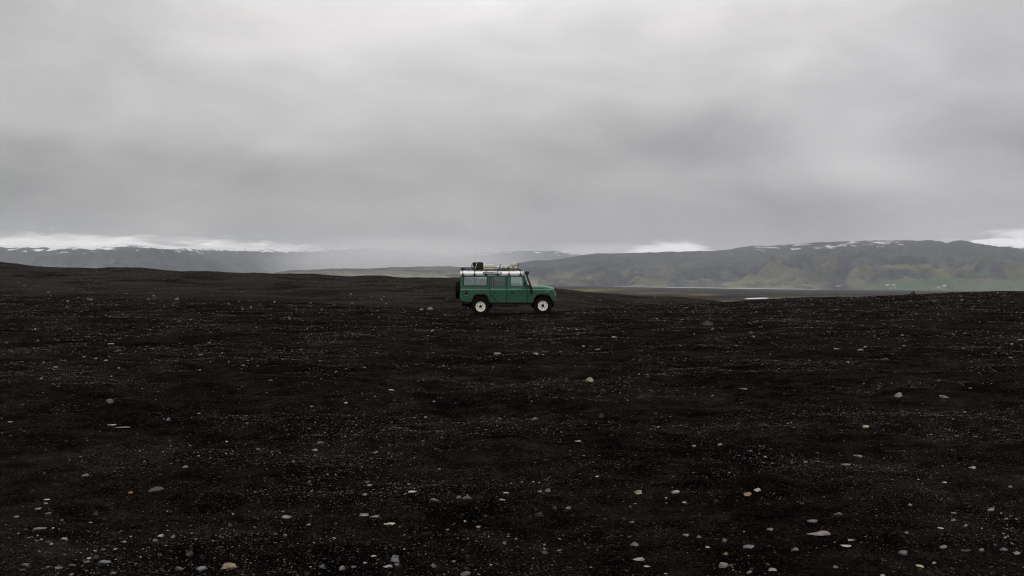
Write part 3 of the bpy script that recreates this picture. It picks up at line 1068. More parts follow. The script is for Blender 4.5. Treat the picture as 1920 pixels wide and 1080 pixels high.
# roof
secs = []
for x, sx, dz in ((-.915, .97, -.03), (-.895, 1, 0), (1.80, 1, 0), (1.90, .99, -.012), (1.955, .975, -.05)):
    half = [(.770, 1.884), (.766, 1.918), (.752, 1.950), (.722, 1.982), (.66, 2.008), (.56, 2.024), (.3, 2.034), (0, 2.038)]
    secs.append([(x, -y * sx, max(1.884, z + dz * (z - 1.884) / .15)) for y, z in half] + [(x, y * sx, max(1.884, z + dz * (z - 1.884) / .15)) for y, z in half[::-1][1:]])
rf = MB().loft(secs)
for sd in (-1, 1):
    rf.loft([[(x, sd * y, z) for y, z in ((.783, 1.8155), (.790, 1.872), (.74, 1.872), (.74, 1.8155))] for x in (-.918, 1.965)])
rf.box(-.918, -.87, -.739, .739, 1.8155, 1.872)
rf.box(1.915, 1.965, -.739, .739, 1.8155, 1.872)
roof = rf.build('roof', WHITE, car, 0, 40)
for sd in (-1, 1):
    MB().box(-.92, 1.968, sd * .742, sd * .800, 1.8725, 1.8835).build('gutter', ARCHM, roof)
ya = lambda z: float(np.interp(z, [1.85, 1.884, 1.918, 1.950, 1.982], [.787, .776, .768, .754, .728]))
for sd in (-1, 1):
    w = MB().plate(rr(.105, 1.848, .95, 1.972, .05), [rr(.145, 1.888, .912, 1.952, .028)], lambda z: ya(z) + .014, .02, sd).build('roof_window', BLACK, roof)
    MB().plate(rr(.14, 1.884, .917, 1.956, .03), [], lambda z: ya(z) + .008, .004, sd).build('pane', GLASSD, w)
MB().box(-.87, 1.90, -.735, .735, 1.838, 1.862).build('headlining', plain_mat('pale_headlining', (.36, .35, .33), .9), car)

# roof rack
rack = bpy.data.objects.new('roof_rack', None)
col.objects.link(rack)
rack.parent = car
YR = .70
for sd in (-1, 1):
    MB().tube([(-.87, sd * YR, 2.164), (.7, sd * YR, 2.158), (1.3, sd * YR, 2.128), (1.70, sd * YR, 2.105), (1.77, sd * YR, 2.075), (1.80, sd * YR, 2.04)], .014, 8).build('top_rail', RACKM, rack)
    MB().box(-.87, 1.80, sd * (YR - .016), sd * (YR + .016), 2.034, 2.088).build('side_rail', RACKM, rack, .004)
    MB().tube([(1.73, sd * YR, 2.085), (1.83, sd * (YR + .03), 2.05), (1.90, sd * (YR + .06), 1.97), (1.935, sd * .77, 1.885)], .016, 7).build('front_stay', RACKM, rack)
    for x in (-.27, .245, .77, 1.28):
        MB().tube([(x, sd * YR, 2.08), (x, sd * YR, 2.15)], .013, 6).build('upright', RACKM, rack)
    for x in (-.80, -.27, .245, .77, 1.28, 1.80):
        lg = MB().tube([(x, sd * YR, 2.05), (x, sd * .765, 1.985), (x, sd * .805, 1.88)], .013, 6)
        lg.loft([[(x + q * k_, sd * y_, z) for q, y_ in ((-1, .800), (1, .800), (1, .830), (-1, .830))] for z, k_ in ((1.818, .060), (1.845, .046), (1.888, .034))])
        lg.build('leg', RACKM, rack)
MB().box(-.885, -.785, -.725, -.675, 2.036, 2.160).build('corner_plate', RACKM, rack)
MB().box(-.885, -.785, .675, .725, 2.036, 2.160).build('corner_plate', RACKM, rack)
for x in np.linspace(-.84, 1.77, 10):
    MB().box(x - .025, x + .025, -YR + .018, YR - .018, 2.046, 2.066).build('slat', RACKM, rack)
MB().tube([(-.87, -YR, 2.155), (-.87, YR, 2.155)], .018, 8).build('rear_rail', RACKM, rack)
MB().tube([(1.75, -YR, 2.085), (1.75, YR, 2.085)], .018, 8).build('front_rail', RACKM, rack)

# snorkel
sn = MB().tube([(2.078, -.835, 1.87), (2.085, -.84, 1.80), (2.135, -.85, 1.63), (2.195, -.87, 1.48), (2.245, -.895, 1.345), (2.270, -.905, 1.24), (2.282, -.905, 1.10), (2.284, -.90, 1.03)],
               [.038, .040, .042, .045, .050, .052, .058, .060], 10)
sn.box(2.215, 2.345, -.925, -.875, 1.005, 1.165)
sn.tube([(2.06, -.80, 1.56), (2.15, -.85, 1.58)], .012, 6)
snk = sn.build('snorkel', BLACK, car, 0, 50)
MB().lathe([(.01, .150), (.05, .148), (.082, .128), (.100, .092), (.105, .062), (.092, .045), (.086, .0), (.05, -.004)], 18, 'z', (2.078, -.835, 1.862)).build('cap', BLACK, snk)

# mirrors, lamps, small fittings
for sd in (-1, 1):
    mr = MB().box(1.945, 2.035, sd * .93, sd * 1.08, 1.335, 1.535)
    mr.tube([(2.02, sd * .80, 1.36), (2.0, sd * .93, 1.42)], .012, 6)
    mr.build('wing_mirror', BLACK, car, .012)
    hl = MB().lathe([(.0, .045), (.05, .040), (.085, .022), (.098, .0), (.098, -.02)], 20, 'x', (3.335, sd * .60, .985)).build('headlight', CLEAR, car)
    MB().lathe([(.100, -.01), (.112, .012), (.118, .0), (.118, -.02)], 20, 'x', (3.335, sd * .60, .985)).build('ring', BLACK, hl)
    MB().lathe([(.0, .03), (.03, .022), (.040, .0)], 14, 'x', (3.337, sd * .79, 1.06)).build('indicator', AMBER, car)
    MB().lathe([(.0, .02), (.03, .016), (.036, .0)], 14, 'x', (3.337, sd * .79, .90)).build('side_light', CLEAR, car)
    MB().box(2.965, 3.045, sd * .882, sd * .897, 1.066, 1.104).build('indicator', AMBER, car, .004)
    MB().lathe([(.0, -.03), (.03, -.025), (.042, .0)], 14, 'x', (-.908, sd * .78, .86)).build('indicator', AMBER, car)
    MB().lathe([(.0, -.03), (.03, -.025), (.042, .0)], 14, 'x', (-.908, sd * .78, .97)).build('tail_light', REDL, car)
    for x, z in ((1.32, 1.23), (.47, 1.23)):
        pass
v_ = MB().plate(rr(-.695, .935, -.580, 1.125, .04), [], lambda z: HB + .005, .012, -1)
v_.build('fuel_filler', BLACK, car)
MB().box(-.72, -.56, -.893, -.880, .898, .918).build('trim_plate', STEEL, car)
MB().plate(rr(.42, 1.03, .47, 1.05, .008), [], lambda z: HB + .003, .006, 1).build('vent', BLACK, car)
MB().plate([(2.12, .86), (2.30, .86), (2.30, .96), (2.12, .96)], [], lambda z: HB + .003, .006, 1).build('vent', BLACK, car)
MB().tube([(2.25, .72, 1.20), (2.22, .74, 1.75)], .004, 5).build('aerial', BLACK, car)

# cabin
it = MB().box(-.86, 2.03, -.80, .80, .60, .64)
for sd in (-1, 1):
    it.box(-.70, .35, sd * .48, sd * .84, .66, 1.08)          # boxes over the rear wheels
it.build('floor', DARK, car)


def seat(x, y, w, top, headrest):
    s_ = MB().box(x, x + .48, y - w / 2, y + w / 2, .80, .98)
    s_.loft([[(q, y_, z) for q, z in ((x - .02, .95), (x + .10, .95), (x + .01, top), (x - .09, top))] for y_ in (y - w / 2, y + w / 2)])
    o = s_.build('seat', SEATM, car, .03)
    if headrest:
        MB().box(x - .085, x + .0, y - .12, y + .12, top + .03, top + .19).build('headrest', SEATM, o, .03)


seat(1.28, -.40, .50, 1.46, True)
seat(1.28, .40, .50, 1.46, True)
seat(.21, -.42, .46, 1.56, False)
seat(.21, .42, .46, 1.54, False)
seat(.21, 0, .34, 1.50, False)
dsh = MB().box(1.90, 2.04, -.74, .74, 1.05, 1.30)
dsh.build('dashboard', BLACK, car, .02)
an = math.radians(58)
sw = MB()
P = []
for k in range(25):
    a = 2 * math.pi * k / 24
    u, v = .205 * math.cos(a), .205 * math.sin(a)
    P.append((1.76 - v * math.cos(an), .40 + u, 1.36 + v * math.sin(an)))
sw.tube(P, .014, 6, False)
sw.tube([(1.76, .40, 1.36), (1.92, .40, 1.24)], .02, 6)
sw.tube([P[0], P[12]], .012, 5)
sw.build('steering_wheel', BLACK, car)

# ------------------------------------------------------------------ luggage on the rack (each piece a thing of its own)
def carpt(x, y, z):
    return (CAR_X0 + x, CAR_Y + y, CAR_Z + z)


def soft_box(mb, x0, x1, y0, y1, z0, z1, lump=.02, seed=0, n=7):
    """a stuffed, slightly lumpy box"""
    bm = bmesh.new()
    bmesh.ops.create_cube(bm, size=2)
    bmesh.ops.subdivide_edges(bm, edges=bm.edges[:], cuts=n, use_grid_fill=True)
    V = []
    for v in bm.verts:
        c_ = v.co
        p = Vector([math.copysign(abs(q) ** 1.0, q) for q in c_])
        l4 = (abs(c_.x) ** 6 + abs(c_.y) ** 6 + abs(c_.z) ** 6) ** (1 / 6)
        p = c_ / l4
        k = lump * (math.sin(7.1 * c_.x + seed) * math.cos(5.3 * c_.z + 2 * seed) + math.sin(4 * c_.y + 3 * c_.x + seed))
        p = p * (1 + k)
        V.append(((x0 + x1) / 2 + p.x * (x1 - x0) / 2, (y0 + y1) / 2 + p.y * (y1 - y0) / 2, (z0 + z1) / 2 + p.z * (z1 - z0) / 2))
    bm.verts.index_update()
    Fs = [tuple(v.index for v in f.verts) for f in bm.faces]
    bm.free()
    mb.add(V, Fs)
    return mb


OLIVE = plain_mat('dark_green_canvas', (.012, .019, .009), .85, .2, var=.3)
STRAPM = plain_mat('pale_webbing', (.62, .62, .55), .7)
BROWN = plain_mat('brown_webbing', (.14, .075, .025), .7)
CREAM = plain_mat('cream_plastic', (.55, .52, .42), .5, var=.06)
LIDW = plain_mat('white_plastic', (.82, .82, .80), .4, var=.04)
GREYC = plain_mat('pale_grey_cloth', (.70, .70, .71), .85, var=.12)
BLUEC = plain_mat('dark_blue_cloth', (.03, .04, .07), .85)

bag = empty('duffel_bag', carpt(-.13, -.34, 2.066), 'dark green canvas duffel with a pale strap, rearmost load on the roof rack', 'bag')
soft_box(MB(), -.235, .235, -.25, .25, .0, .352, .022, 1).build('sack', OLIVE, bag)
s_ = MB().tube([(-.04, -.262, .352), (-.07, -.272, .20), (-.125, -.268, .045)], .013, 6)
s_.tube([(-.125, -.268, .045), (-.18, -.262, .10), (-.215, -.23, .13)], .013, 6)
s_.tube([(-.115, -.2, .362), (-.04, -.262, .352)], .014, 6)
s_.build('strap', STRAPM, bag)
MB().tube([(-.235, -.16, .30), (-.275, -.20, .24), (-.275, -.20, .12), (-.24, -.16, .05)], .018, 6).build('handle', OLIVE, bag)

lb = empty('storage_box', carpt(.375, -.30, 2.066), 'low cream box with a narrower white lid, lying next to the green duffel', 'box')
MB().box(-.255, .275, -.24, .24, .0, .205).build('box_body', CREAM, lb, .012)
MB().box(-.215, .205, -.235, .235, .206, .248).build('lid', LIDW, lb, .01)

sb = empty('camping_bundle', carpt(.97, -.32, 2.066), 'low bundle of pale cloth and black poles between the two cream boxes', 'luggage')
soft_box(MB(), -.26, .0, -.30, .20, .0, .165, .05, 2, 5).build('cloth_roll', GREYC, sb)
soft_box(MB(), -.02, .24, -.31, .20, .0, .195, .06, 4, 5).build('cloth_roll', GREYC, sb)
soft_box(MB(), .16, .28, -.30, -.15, .02, .12, .05, 6, 4).build('cloth_roll', BLUEC, sb)
pl = [((-.25, -.1, .12), (.30, -.12, .10)), ((-.16, -.31, .03), (-.09, -.27, .245)), ((-.04, -.27, .24), (-.12, -.31, .02)), ((.10, -.325, .0), (.15, -.29, .21)), ((.06, -.325, .19), (.0, -.325, .0)), ((.25, -.2, .0), (.26, -.2, .12))]
for a, b_ in pl:
    MB().tube([a, b_], .014, 6).build('pole', BLACK, sb)

ct = empty('canister', carpt(.70, -.42, 2.066), 'small pale canister standing at the end of the low cream box', 'canister')
MB().lathe([(.0, .0), (.045, .0), (.047, .02), (.047, .13), (.03, .16)], 14, 'z').build('can_body', CREAM, ct)
MB().lathe([(.0, .195), (.028, .193), (.03, .161), (.0, .161)], 12, 'z').build('cap', STEEL, ct)

wb = empty('plastic_container', carpt(1.475, -.30, 2.066), 'tall cream container with a brown strap, foremost load on the roof rack', 'container')
MB().box(-.185, .175, -.25, .25, .0, .290).build('box_body', CREAM, wb, .018)
MB().box(-.140, .120, -.245, .245, .291, .322).build('lid', LIDW, wb, .008)
y_ = MB()
y_.box(-.025, .025, -.262, -.252, .0, .13)
y_.tube([(0, -.258, .13), (-.075, -.258, .20)], .016, 6)
y_.tube([(0, -.258, .13), (.07, -.258, .205), (.165, -.258, .215)], .016, 6)
y_.build('strap', BROWN, wb)
MB().tube([(.185, -.2, .30), (.215, -.2, .25), (.205, -.2, .06), (.185, -.2, .03)], .020, 6).build('handle', BLACK, wb)
# ------------------------------------------------------------------ loose stones, each a thing of its own
def stone_mat(name, kind=0):
    m, N = new_mat(name)
    co = N.node('ShaderNodeTexCoord').outputs['Object']
    oc = N.node('ShaderNodeObjectInfo').outputs['Color']
    n = N.noise(co, 26, 6, .7)
    n2 = N.noise(co, 9, 4, .6)
    k = N.ramp(N.math('ADD', N.math('MULTIPLY', n, .5), N.math('MULTIPLY', n2, .5)), [(.38, .30), (.48, .85), (.64, 1.3)])
    c = N.mix(1.0, oc, k, 'MULTIPLY')
    principled(N, m, c, .75, .3, bump(N, n, .01, .8))
    return m


MAT_STONE = stone_mat('weathered_stone')
COLS = {'pale': (.26, .25, .24), 'white': (.37, .365, .35), 'grey': (.13, .13, .13), 'dark': (.040, .039, .039), 'tan': (.22, .165, .10), 'ochre': (.30, .215, .10),
        'pink': (.195, .166, .153), 'blue': (.155, .162, .171), 'orange': (.30, .16, .06), 'cream': (.40, .36, .26), 'black': (.010, .009, .009), 'brown': (.055, .046, .040)}
ICO = {}


def ico(sub):
    if sub not in ICO:
        bm = bmesh.new()
        bmesh.ops.create_icosphere(bm, subdivisions=sub, radius=1)
        bm.verts.index_update()
        ICO[sub] = (np.array([v.co[:] for v in bm.verts]), [tuple(v.index for v in f.verts) for f in bm.faces])
        bm.free()
    return ICO[sub]


def rock_shape(seed, kind='round', sub=3):
    P, T = ico(sub)
    P = P.copy()
    rg = np.random.default_rng(seed)
    # a few flat facets, then lumps
    for _ in range({'round': 8, 'flat': 10, 'wedge': 11, 'lump': 8, 'block': 12}.get(kind, 5)):
        n = rg.normal(size=3)
        n /= np.linalg.norm(n)
        h = rg.uniform(.5, .85)
        d = P @ n
        P -= np.outer(np.maximum(d - h, 0) * .95, n)
    s = rg.uniform(0, 50)
    k = fbm(P[:, 0] * 1.3 + s, P[:, 1] * 1.3 + P[:, 2] * .9 - s, 3, .5, seed) * .16 + fbm(P[:, 2] * 1.7 + s, P[:, 0] * 1.1 + s, 2, .5, seed + 3) * .10
    P *= (1 + k)[:, None]
    if kind == 'wedge':
        P[:, 2] *= np.clip(.55 + .5 * P[:, 0], .18, 1.1)
    if kind == 'lump':
        P[:, 2] *= 1 + .6 * np.exp(-((P[:, 0] - .05) / .4) ** 2)
    P /= np.abs(P).max(0)
    return P, T


def stone(px, py, w, h, c, kind, label, name='stone', tilt=0.0, cat='stone', group='stones lying on the black gravel'):
    seed = int(px * 7 + py * 13)
    rg = np.random.default_rng(seed)
    p = at(px, py + h * .32)
    d = p.y
    W_ = w * d / F
    D_ = W_ * rg.uniform(.62, .95)
    H_ = max(.34 * h * d / F, h * d / F - .5 * D_ * EYE / d)
    P, T = rock_shape(seed, kind, 3 if w > 9 else 2)
    V = P * np.array([W_ / 2, D_ / 2, H_ * .80])
    me = bpy.data.meshes.new(name)
    me.from_pydata(V.tolist(), [], T)
    me.polygons.foreach_set('use_smooth', [True] * len(T))
    me.set_sharp_from_angle(angle=math.radians(32))
    me.materials.append(MAT_STONE)
    o = link_obj(name, me)
    o.location = (p.x, p.y, p.z + H_ * .06)
    o.rotation_euler = (rg.uniform(-.08, .08), tilt + rg.uniform(-.06, .06), rg.uniform(-.35, .35))
    k = rg.uniform(.50, .74)
    o.color = (*[q * k for q in COLS[c]], 1)
    return tag(o, label, cat, group)


STONES = [
    # on the skyline and around the car
    (1325, 606.5, 27, 11, 'dark', 'wedge', 'big dark angular rock before the ridge, largest stone right of the car'),
    (1336, 617, 8, 4.5, 'tan', 'round', 'small tan stone at the foot of the big dark rock beyond the car'),
    (1408, 624, 10, 6, 'dark', 'block', 'dark grey stone to the right of the big dark angular rock'),
    (1413, 631, 5, 3, 'pale', 'round', 'tiny pale pebble just in front of the dark stone near the ridge'),
    (1712, 551, 14, 9, 'black', 'lump', 'black rough rock breaking the skyline of the dark ridge'),
    (806, 579, 12, 7, 'pink', 'lump', 'pinkish boulder on the gravel behind the tail of the car'),
    (790, 580.5, 8, 3, 'pale', 'flat', 'pale flat stone beside the pinkish boulder behind the car'),
    (168, 561.5, 11, 4, 'pale', 'flat', 'leftmost pale boulder along the far gravel edge'),
    (288, 555, 5, 4, 'pale', 'round', 'small upright pale boulder on the far gravel edge, farthest of its row'),
    (278, 561, 8, 3, 'pink', 'flat', 'dull pinkish flat stone in front of the small upright boulder on the far edge'),
    (332, 561, 8, 4.5, 'pale', 'lump', 'rightmost pale boulder along the far gravel edge'),
    (515, 566, 5, 4, 'pale', 'round', 'lone pale stone on the far gravel edge, halfway from the boulders to the car'),
    # middle distance
    (66, 617, 4, 4, 'white', 'block', 'tiny bright white upright chip far off at the left'),
    (208, 645, 14, 2.4, 'pale', 'flat', 'long thin pale slab, farthest flat stone on the left'),
    (180, 672, 9, 4, 'pale', 'wedge', 'triangular pale stone in the loose cluster on the left'),
    (198, 676, 8, 2.6, 'pale', 'flat', 'flat pale stone just right of the triangular one'),
    (157, 669, 8, 2.6, 'pale', 'flat', 'flat pale stone left of the triangular one'),
    (104, 688, 11, 3.5, 'grey', 'flat', 'grey low stone in the loose cluster on the left, nearest of them'),
    (223, 690, 6, 3, 'white', 'round', 'small bright stone right of the loose cluster on the left'),
    (122, 676, 7, 2.4, 'grey', 'flat', 'dull grey flat stone left of the triangular pale stone'),
    (77, 709, 7, 3, 'pale', 'round', 'small pale stone alone below the loose cluster on the left'),
    (99, 720, 9, 2, 'grey', 'flat', 'thin grey sliver below the loose cluster on the left'),
    (207, 752, 17, 9, 'grey', 'block', 'grey knobbly rock on bare black sand, largest in the left middle distance'),
    (316, 786, 9, 7.5, 'blue', 'lump', 'bluish upright lump to the right of the pale thin slabs'),
    (210, 796, 18, 2.4, 'white', 'flat', 'thin white slab lying left of the bluish upright lump'),
    (228, 800, 44, 3, 'tan', 'flat', 'long tan low slab right in front of the thin white slab'),
    (18, 791, 12, 2.8, 'pale', 'flat', 'pale flat stone at the left edge of the view, middle distance'),
    (372, 775, 8, 3.5, 'pale', 'wedge', 'small pale wedge of stone right of the bluish lump'),
    (377, 665, 12, 2.2, 'grey', 'flat', 'thin grey slab far off, left of the middle'),
    (456, 685, 9, 2.2, 'pale', 'flat', 'thin pale chip far off at the right of the thin grey slab'),
    (933, 663, 16, 5, 'pale', 'flat', 'pale oblong stone in front of the rear wheel'),
    (1006, 663, 10, 4, 'white', 'flat', 'whitish stone in front of the front wheel'),
    (1018, 665, 4, 2, 'pale', 'round', 'tiny pale pebble beside the whitish stone in front of the front wheel'),
    (1151, 632, 9, 3, 'white', 'flat', 'bright flat chip off the nose of the car'),
    (1094, 649, 7, 2.6, 'pale', 'flat', 'small pale flat chip between the car and the round boulder'),
    (1120, 655, 14, 1.6, 'grey', 'flat', 'thin grey sliver right of the small pale flat chip'),
    (683, 689, 9, 2.4, 'pale', 'flat', 'pale flat chip far left of the oblong stone, on bare sand'),
    (508, 713, 10, 2.6, 'grey', 'flat', 'grey flat chip left of the white sliver in the middle distance'),
    (733, 731, 13, 2.4, 'white', 'flat', 'bright white sliver on bare sand, left of the round boulder'),
    (649, 755, 8, 3, 'white', 'wedge', 'small white bent chip in front of the bright white sliver'),
    (584, 762, 7, 2.4, 'white', 'flat', 'small white flat chip left of the bent chip'),
    (797, 782, 6, 3.5, 'white', 'wedge', 'small white chip below the bright white sliver'),
    (1107, 711.5, 18, 9.5, 'cream', 'round', 'round cream boulder alone in the middle of the black plain'),
    (1611, 656, 17, 4, 'pale', 'wedge', 'long pale tapering stone far off on the right'),
    (1568, 654, 12, 2.4, 'pale', 'flat', 'thin pale chip left of the long tapering stone'),
    (1661, 673, 9, 2.4, 'grey', 'flat', 'grey flat chip in front of the long tapering stone'),
    (1914, 637, 16, 3, 'blue', 'flat', 'bluish flat slab far off at the right edge of the view'),
    (1897, 645, 7, 3, 'pale', 'round', 'small pale stone below the bluish slab at the right edge'),
    (1397, 729, 24, 2.4, 'grey', 'flat', 'long thin grey slab half buried in the sand, right of the round boulder'),
    (1336, 742, 7, 3.5, 'grey', 'round', 'small grey stone left of the long thin buried slab'),
    (1685, 740.5, 16, 12, 'pale', 'lump', 'pale peaked lump of rock, tallest stone on the right'),
    (1770, 743, 20, 6, 'pink', 'flat', 'flat pinkish stone right of the pale peaked lump'),
    (1819, 728, 7, 2.4, 'pale', 'flat', 'small pale chip behind the flat pinkish stone'),
    (1623, 800, 15, 6, 'cream', 'flat', 'smooth pale oval stone in front of the pale peaked lump'),
    (1002, 785, 12, 6, 'grey', 'wedge', 'grey wedge stone in front of the round cream boulder'),
    (1128, 780, 11, 9, 'dark', 'round', 'dark round stone below the round cream boulder'),
    (1084, 827, 14, 3.4, 'white', 'wedge', 'white bent sliver below the dark round stone'),
    # nearer ground, left
    (290, 917, 37, 13, 'brown', 'wedge', 'large grey-brown rock, biggest stone in the left foreground'),
    (245, 923, 10, 5, 'orange', 'round', 'small orange stone left of the large grey-brown rock'),
    (160, 890, 15, 5, 'grey', 'wedge', 'grey tapering stone far left of the large grey-brown rock'),
    (348, 875, 13, 5, 'pale', 'flat', 'pale flat stone behind the large grey-brown rock'),
    (73, 953, 16, 6, 'pale', 'wedge', 'pale wedge in the column of flat stones near the left edge'),
    (88, 936, 14, 2.6, 'cream', 'flat', 'thin cream flake at the top of the column of flat stones on the left'),
    (90, 962, 14, 5, 'grey', 'wedge', 'grey wedge at the bottom of the column of flat stones on the left'),
    (86, 943, 10, 4, 'blue', 'flat', 'bluish flake between the cream flake and the pale wedge'),
    (77, 990, 32, 4, 'grey', 'flat', 'long thin grey slab below the column of flat stones on the left'),
    (32, 968, 14, 4, 'grey', 'flat', 'grey flat stone left of the column of flat stones'),
    (180, 963, 11, 10, 'dark', 'lump', 'dark upright stone right of the column of flat stones'),
    (170, 979, 9, 3.4, 'pale', 'flat', 'small pale flat stone under the dark upright stone'),
    (301, 1003, 14, 6, 'cream', 'flat', 'cream flat stone touching a reddish one, left foreground'),
    (291, 1012, 14, 6, 'pink', 'flat', 'reddish flat stone touching the cream one, left foreground'),
    (325, 1005, 9, 6, 'blue', 'wedge', 'small bluish stone right of the cream and reddish pair'),
    (233, 1015, 12, 4, 'pale', 'wedge', 'pale wedge left of the cream and reddish pair'),
    (356, 1037, 16, 11, 'brown', 'round', 'rounded brown stone behind the mottled tan boulder'),
    (431, 1059, 33, 14, 'tan', 'block', 'large mottled tan boulder near the bottom edge'),
    (431, 985, 11, 7, 'dark', 'round', 'dark grey stone standing behind the mottled tan boulder'),
    (337, 1065, 17, 8, 'grey', 'round', 'rounded grey stone left of the mottled tan boulder'),
    (377, 1064, 20, 8, 'blue', 'flat', 'bluish flat stone between the rounded grey one and the tan boulder'),
    (195, 1052, 26, 8, 'blue', 'flat', 'bluish tilted slab in the group of stones at the bottom left'),
    (181, 1044, 15, 9, 'dark', 'lump', 'dark lump touching the back of the bluish tilted slab'),
    (163, 1053, 14, 6, 'grey', 'round', 'grey stone left of the bluish tilted slab'),
    (167, 1046, 10, 4, 'pale', 'flat', 'small pale stone behind the grey stone of the bottom left group'),
    (136, 1059, 19, 6, 'dark', 'flat', 'dark flat stone left of the bottom left group'),
    (108, 1063, 20, 4, 'grey', 'flat', 'long low grey stone farther left of the bottom left group'),
    (213, 1074, 12, 5, 'grey', 'round', 'grey stone at the very bottom edge under the bluish tilted slab'),
    (216, 1029, 10, 4, 'pale', 'flat', 'pale low stone behind the bottom left group'),
    (178, 1032, 8, 4, 'pale', 'round', 'small pale round stone left of the pale low one, behind the bottom left group'),
    (193, 1030, 13, 6, 'dark', 'lump', 'dark squat stone between the two pale ones behind the bottom left group'),
    (48, 1056, 17, 7, 'grey', 'wedge', 'grey wedge stone in the bottom left corner'),
    (41, 1068, 14, 6, 'dark', 'round', 'dark stone in front of the corner wedge, nearest the bottom left corner'),
    (78, 1011, 10, 5, 'grey', 'round', 'round grey stone above the bottom left corner'),
    (97, 1019, 8, 5, 'cream', 'round', 'small cream stone right of the round grey stone in the left corner'),
    (121, 1009, 14, 5, 'pale', 'flat', 'pale chipped flat stone beyond the small cream one'),
    # nearer ground, middle
    (602, 830, 17, 8, 'grey', 'round', 'grey rounded stone, farthest of the middle foreground'),
    (591, 843, 12, 5, 'pale', 'lump', 'pale broken stone in front of the grey rounded one'),
    (704, 848, 12, 4, 'grey', 'wedge', 'grey tapering chip right of the grey rounded stone'),
    (484, 842, 9, 5, 'grey', 'round', 'small grey stone left of the pale broken stone'),
    (580, 903, 9, 8, 'dark', 'round', 'dark round stone left of the pair of small flat stones'),
    (694, 909, 13, 4, 'pink', 'flat', 'pinkish flat stone, upper of two small flat stones'),
    (684, 927, 10, 5, 'pale', 'round', 'pale low stone, lower of two small flat stones'),
    (773, 921, 20, 4, 'white', 'flat', 'thin white slab right of the two small flat stones'),
    (814, 937, 20, 7, 'pink', 'flat', 'pinkish oval stone left of the touching grey pair'),
    (877, 931, 19, 9, 'grey', 'lump', 'larger stone of the touching grey pair in the middle'),
    (860, 932, 11, 6, 'grey', 'round', 'smaller stone of the touching grey pair in the middle'),
    (950, 923.5, 13, 3, 'white', 'flat', 'thin white flake, rear of two flakes right of the grey pair'),
    (941, 936.5, 15, 5, 'pale', 'flat', 'pale flake, front of two flakes right of the grey pair'),
    (536, 967, 26, 6, 'blue', 'wedge', 'long bluish white curved stone, left of the three clustered slabs'),
    (683, 964, 19, 5, 'pink', 'flat', 'pinkish slab, rear of the three clustered slabs'),
    (701, 968, 23, 6, 'grey', 'wedge', 'grey slab in the middle of the three clustered slabs'),
    (731, 981, 23, 7, 'cream', 'block', 'whitish rough slab, front of the three clustered slabs'),
    (578, 983, 10, 4, 'pale', 'flat', 'pale small flat stone below the curved bluish stone'),
    (515, 1001, 9, 7, 'dark', 'lump', 'dark knob of stone below the curved bluish stone'),
    (535, 1003, 9, 5, 'grey', 'round', 'grey knob right of the dark knob'),
    (839, 993, 13, 3.4, 'orange', 'flat', 'bright orange flake, the only orange one in the middle'),
    (897, 987, 11, 5, 'cream', 'lump', 'cream knobbly stone right of the orange flake'),
    (872, 977, 6, 4, 'white', 'round', 'tiny white round pebble between the orange flake and the touching grey pair'),
    (701, 1042, 13, 5, 'cream', 'lump', 'cream knob left of the bluish round stone near the bottom'),
    (742, 1046.5, 20, 14, 'blue', 'round', 'bluish round stone, largest at the bottom middle'),
    (728, 1060, 19, 8, 'pale', 'wedge', 'pale wedge leaning against the front of the bluish round stone'),
    (744, 1058, 10, 7, 'grey', 'round', 'grey stone touching the front of the bluish round stone'),
    (640, 1065, 14, 11, 'pale', 'block', 'pale squarish stone at the bottom, left of the bluish round stone'),
    (604, 1061, 11, 10, 'grey', 'lump', 'grey peaked stone at the bottom, left of the pale squarish one'),
    (684, 1055, 10, 5, 'pale', 'wedge', 'pale small wedge between the pale squarish stone and the bluish round stone'),
    (663, 1062, 10, 6, 'grey', 'round', 'grey small stone right of the pale squarish stone'),
    (813, 1060, 13, 9, 'pink', 'block', 'pinkish block at the bottom, right of the bluish round stone'),
    (873, 1074, 23, 10, 'grey', 'round', 'rounded grey stone cut by the bottom edge, just left of the middle'),
    (851, 1052, 9, 4, 'blue', 'flat', 'bluish small stone behind the rounded grey stone at the bottom edge'),
    (946, 1018, 8, 6, 'blue', 'round', 'bluish small upright stone at the bottom, middle of the picture'),
    (911, 967, 9, 4, 'dark', 'round', 'dark small stone behind the cream knobbly stone'),
    # nearer ground, right of the middle
    (1028, 919, 12, 7, 'blue', 'block', 'bluish block, right one of a close pair left of the oval stones'),
    (1013, 921, 10, 4, 'pale', 'flat', 'pale flat stone, left one of a close pair left of the oval stones'),
    (1198, 923, 18, 8, 'cream', 'flat', 'cream oval stone with a rounded back, left of the white square one'),
    (1268, 922, 18, 8, 'white', 'block', 'white square-ended stone right of the cream oval'),
    (1402, 926, 17, 7, 'ochre', 'flat', 'ochre yellow oval stone, the yellowest of all'),
    (1420, 918, 14, 7.5, 'white', 'round', 'white rounded stone touching the ochre oval'),
    (1283, 941.5, 9, 3.5, 'white', 'flat', 'small white flat chip in front of the white square-ended stone'),
    (1249, 934, 6, 4, 'ochre', 'round', 'tiny ochre pebble left of the small white flat chip'),
    (1191, 944, 8, 3.5, 'blue', 'flat', 'small bluish flat chip in front of the cream oval'),
    (1119, 893, 9, 4, 'white', 'wedge', 'white chip behind the cream oval, alone'),
    (1350, 833, 12, 6, 'pink', 'round', 'pinkish rounded stone among small pebbles, far right of the white bent sliver'),
    (1301, 836, 8, 4, 'pale', 'round', 'pale small stone left of the pinkish rounded one'),
    (1407, 845, 9, 5, 'grey', 'wedge', 'grey small wedge right of the pinkish rounded stone'),
    (1013, 964, 14, 11, 'brown', 'lump', 'brown peaked stone, left of the dark pair below the bluish block'),
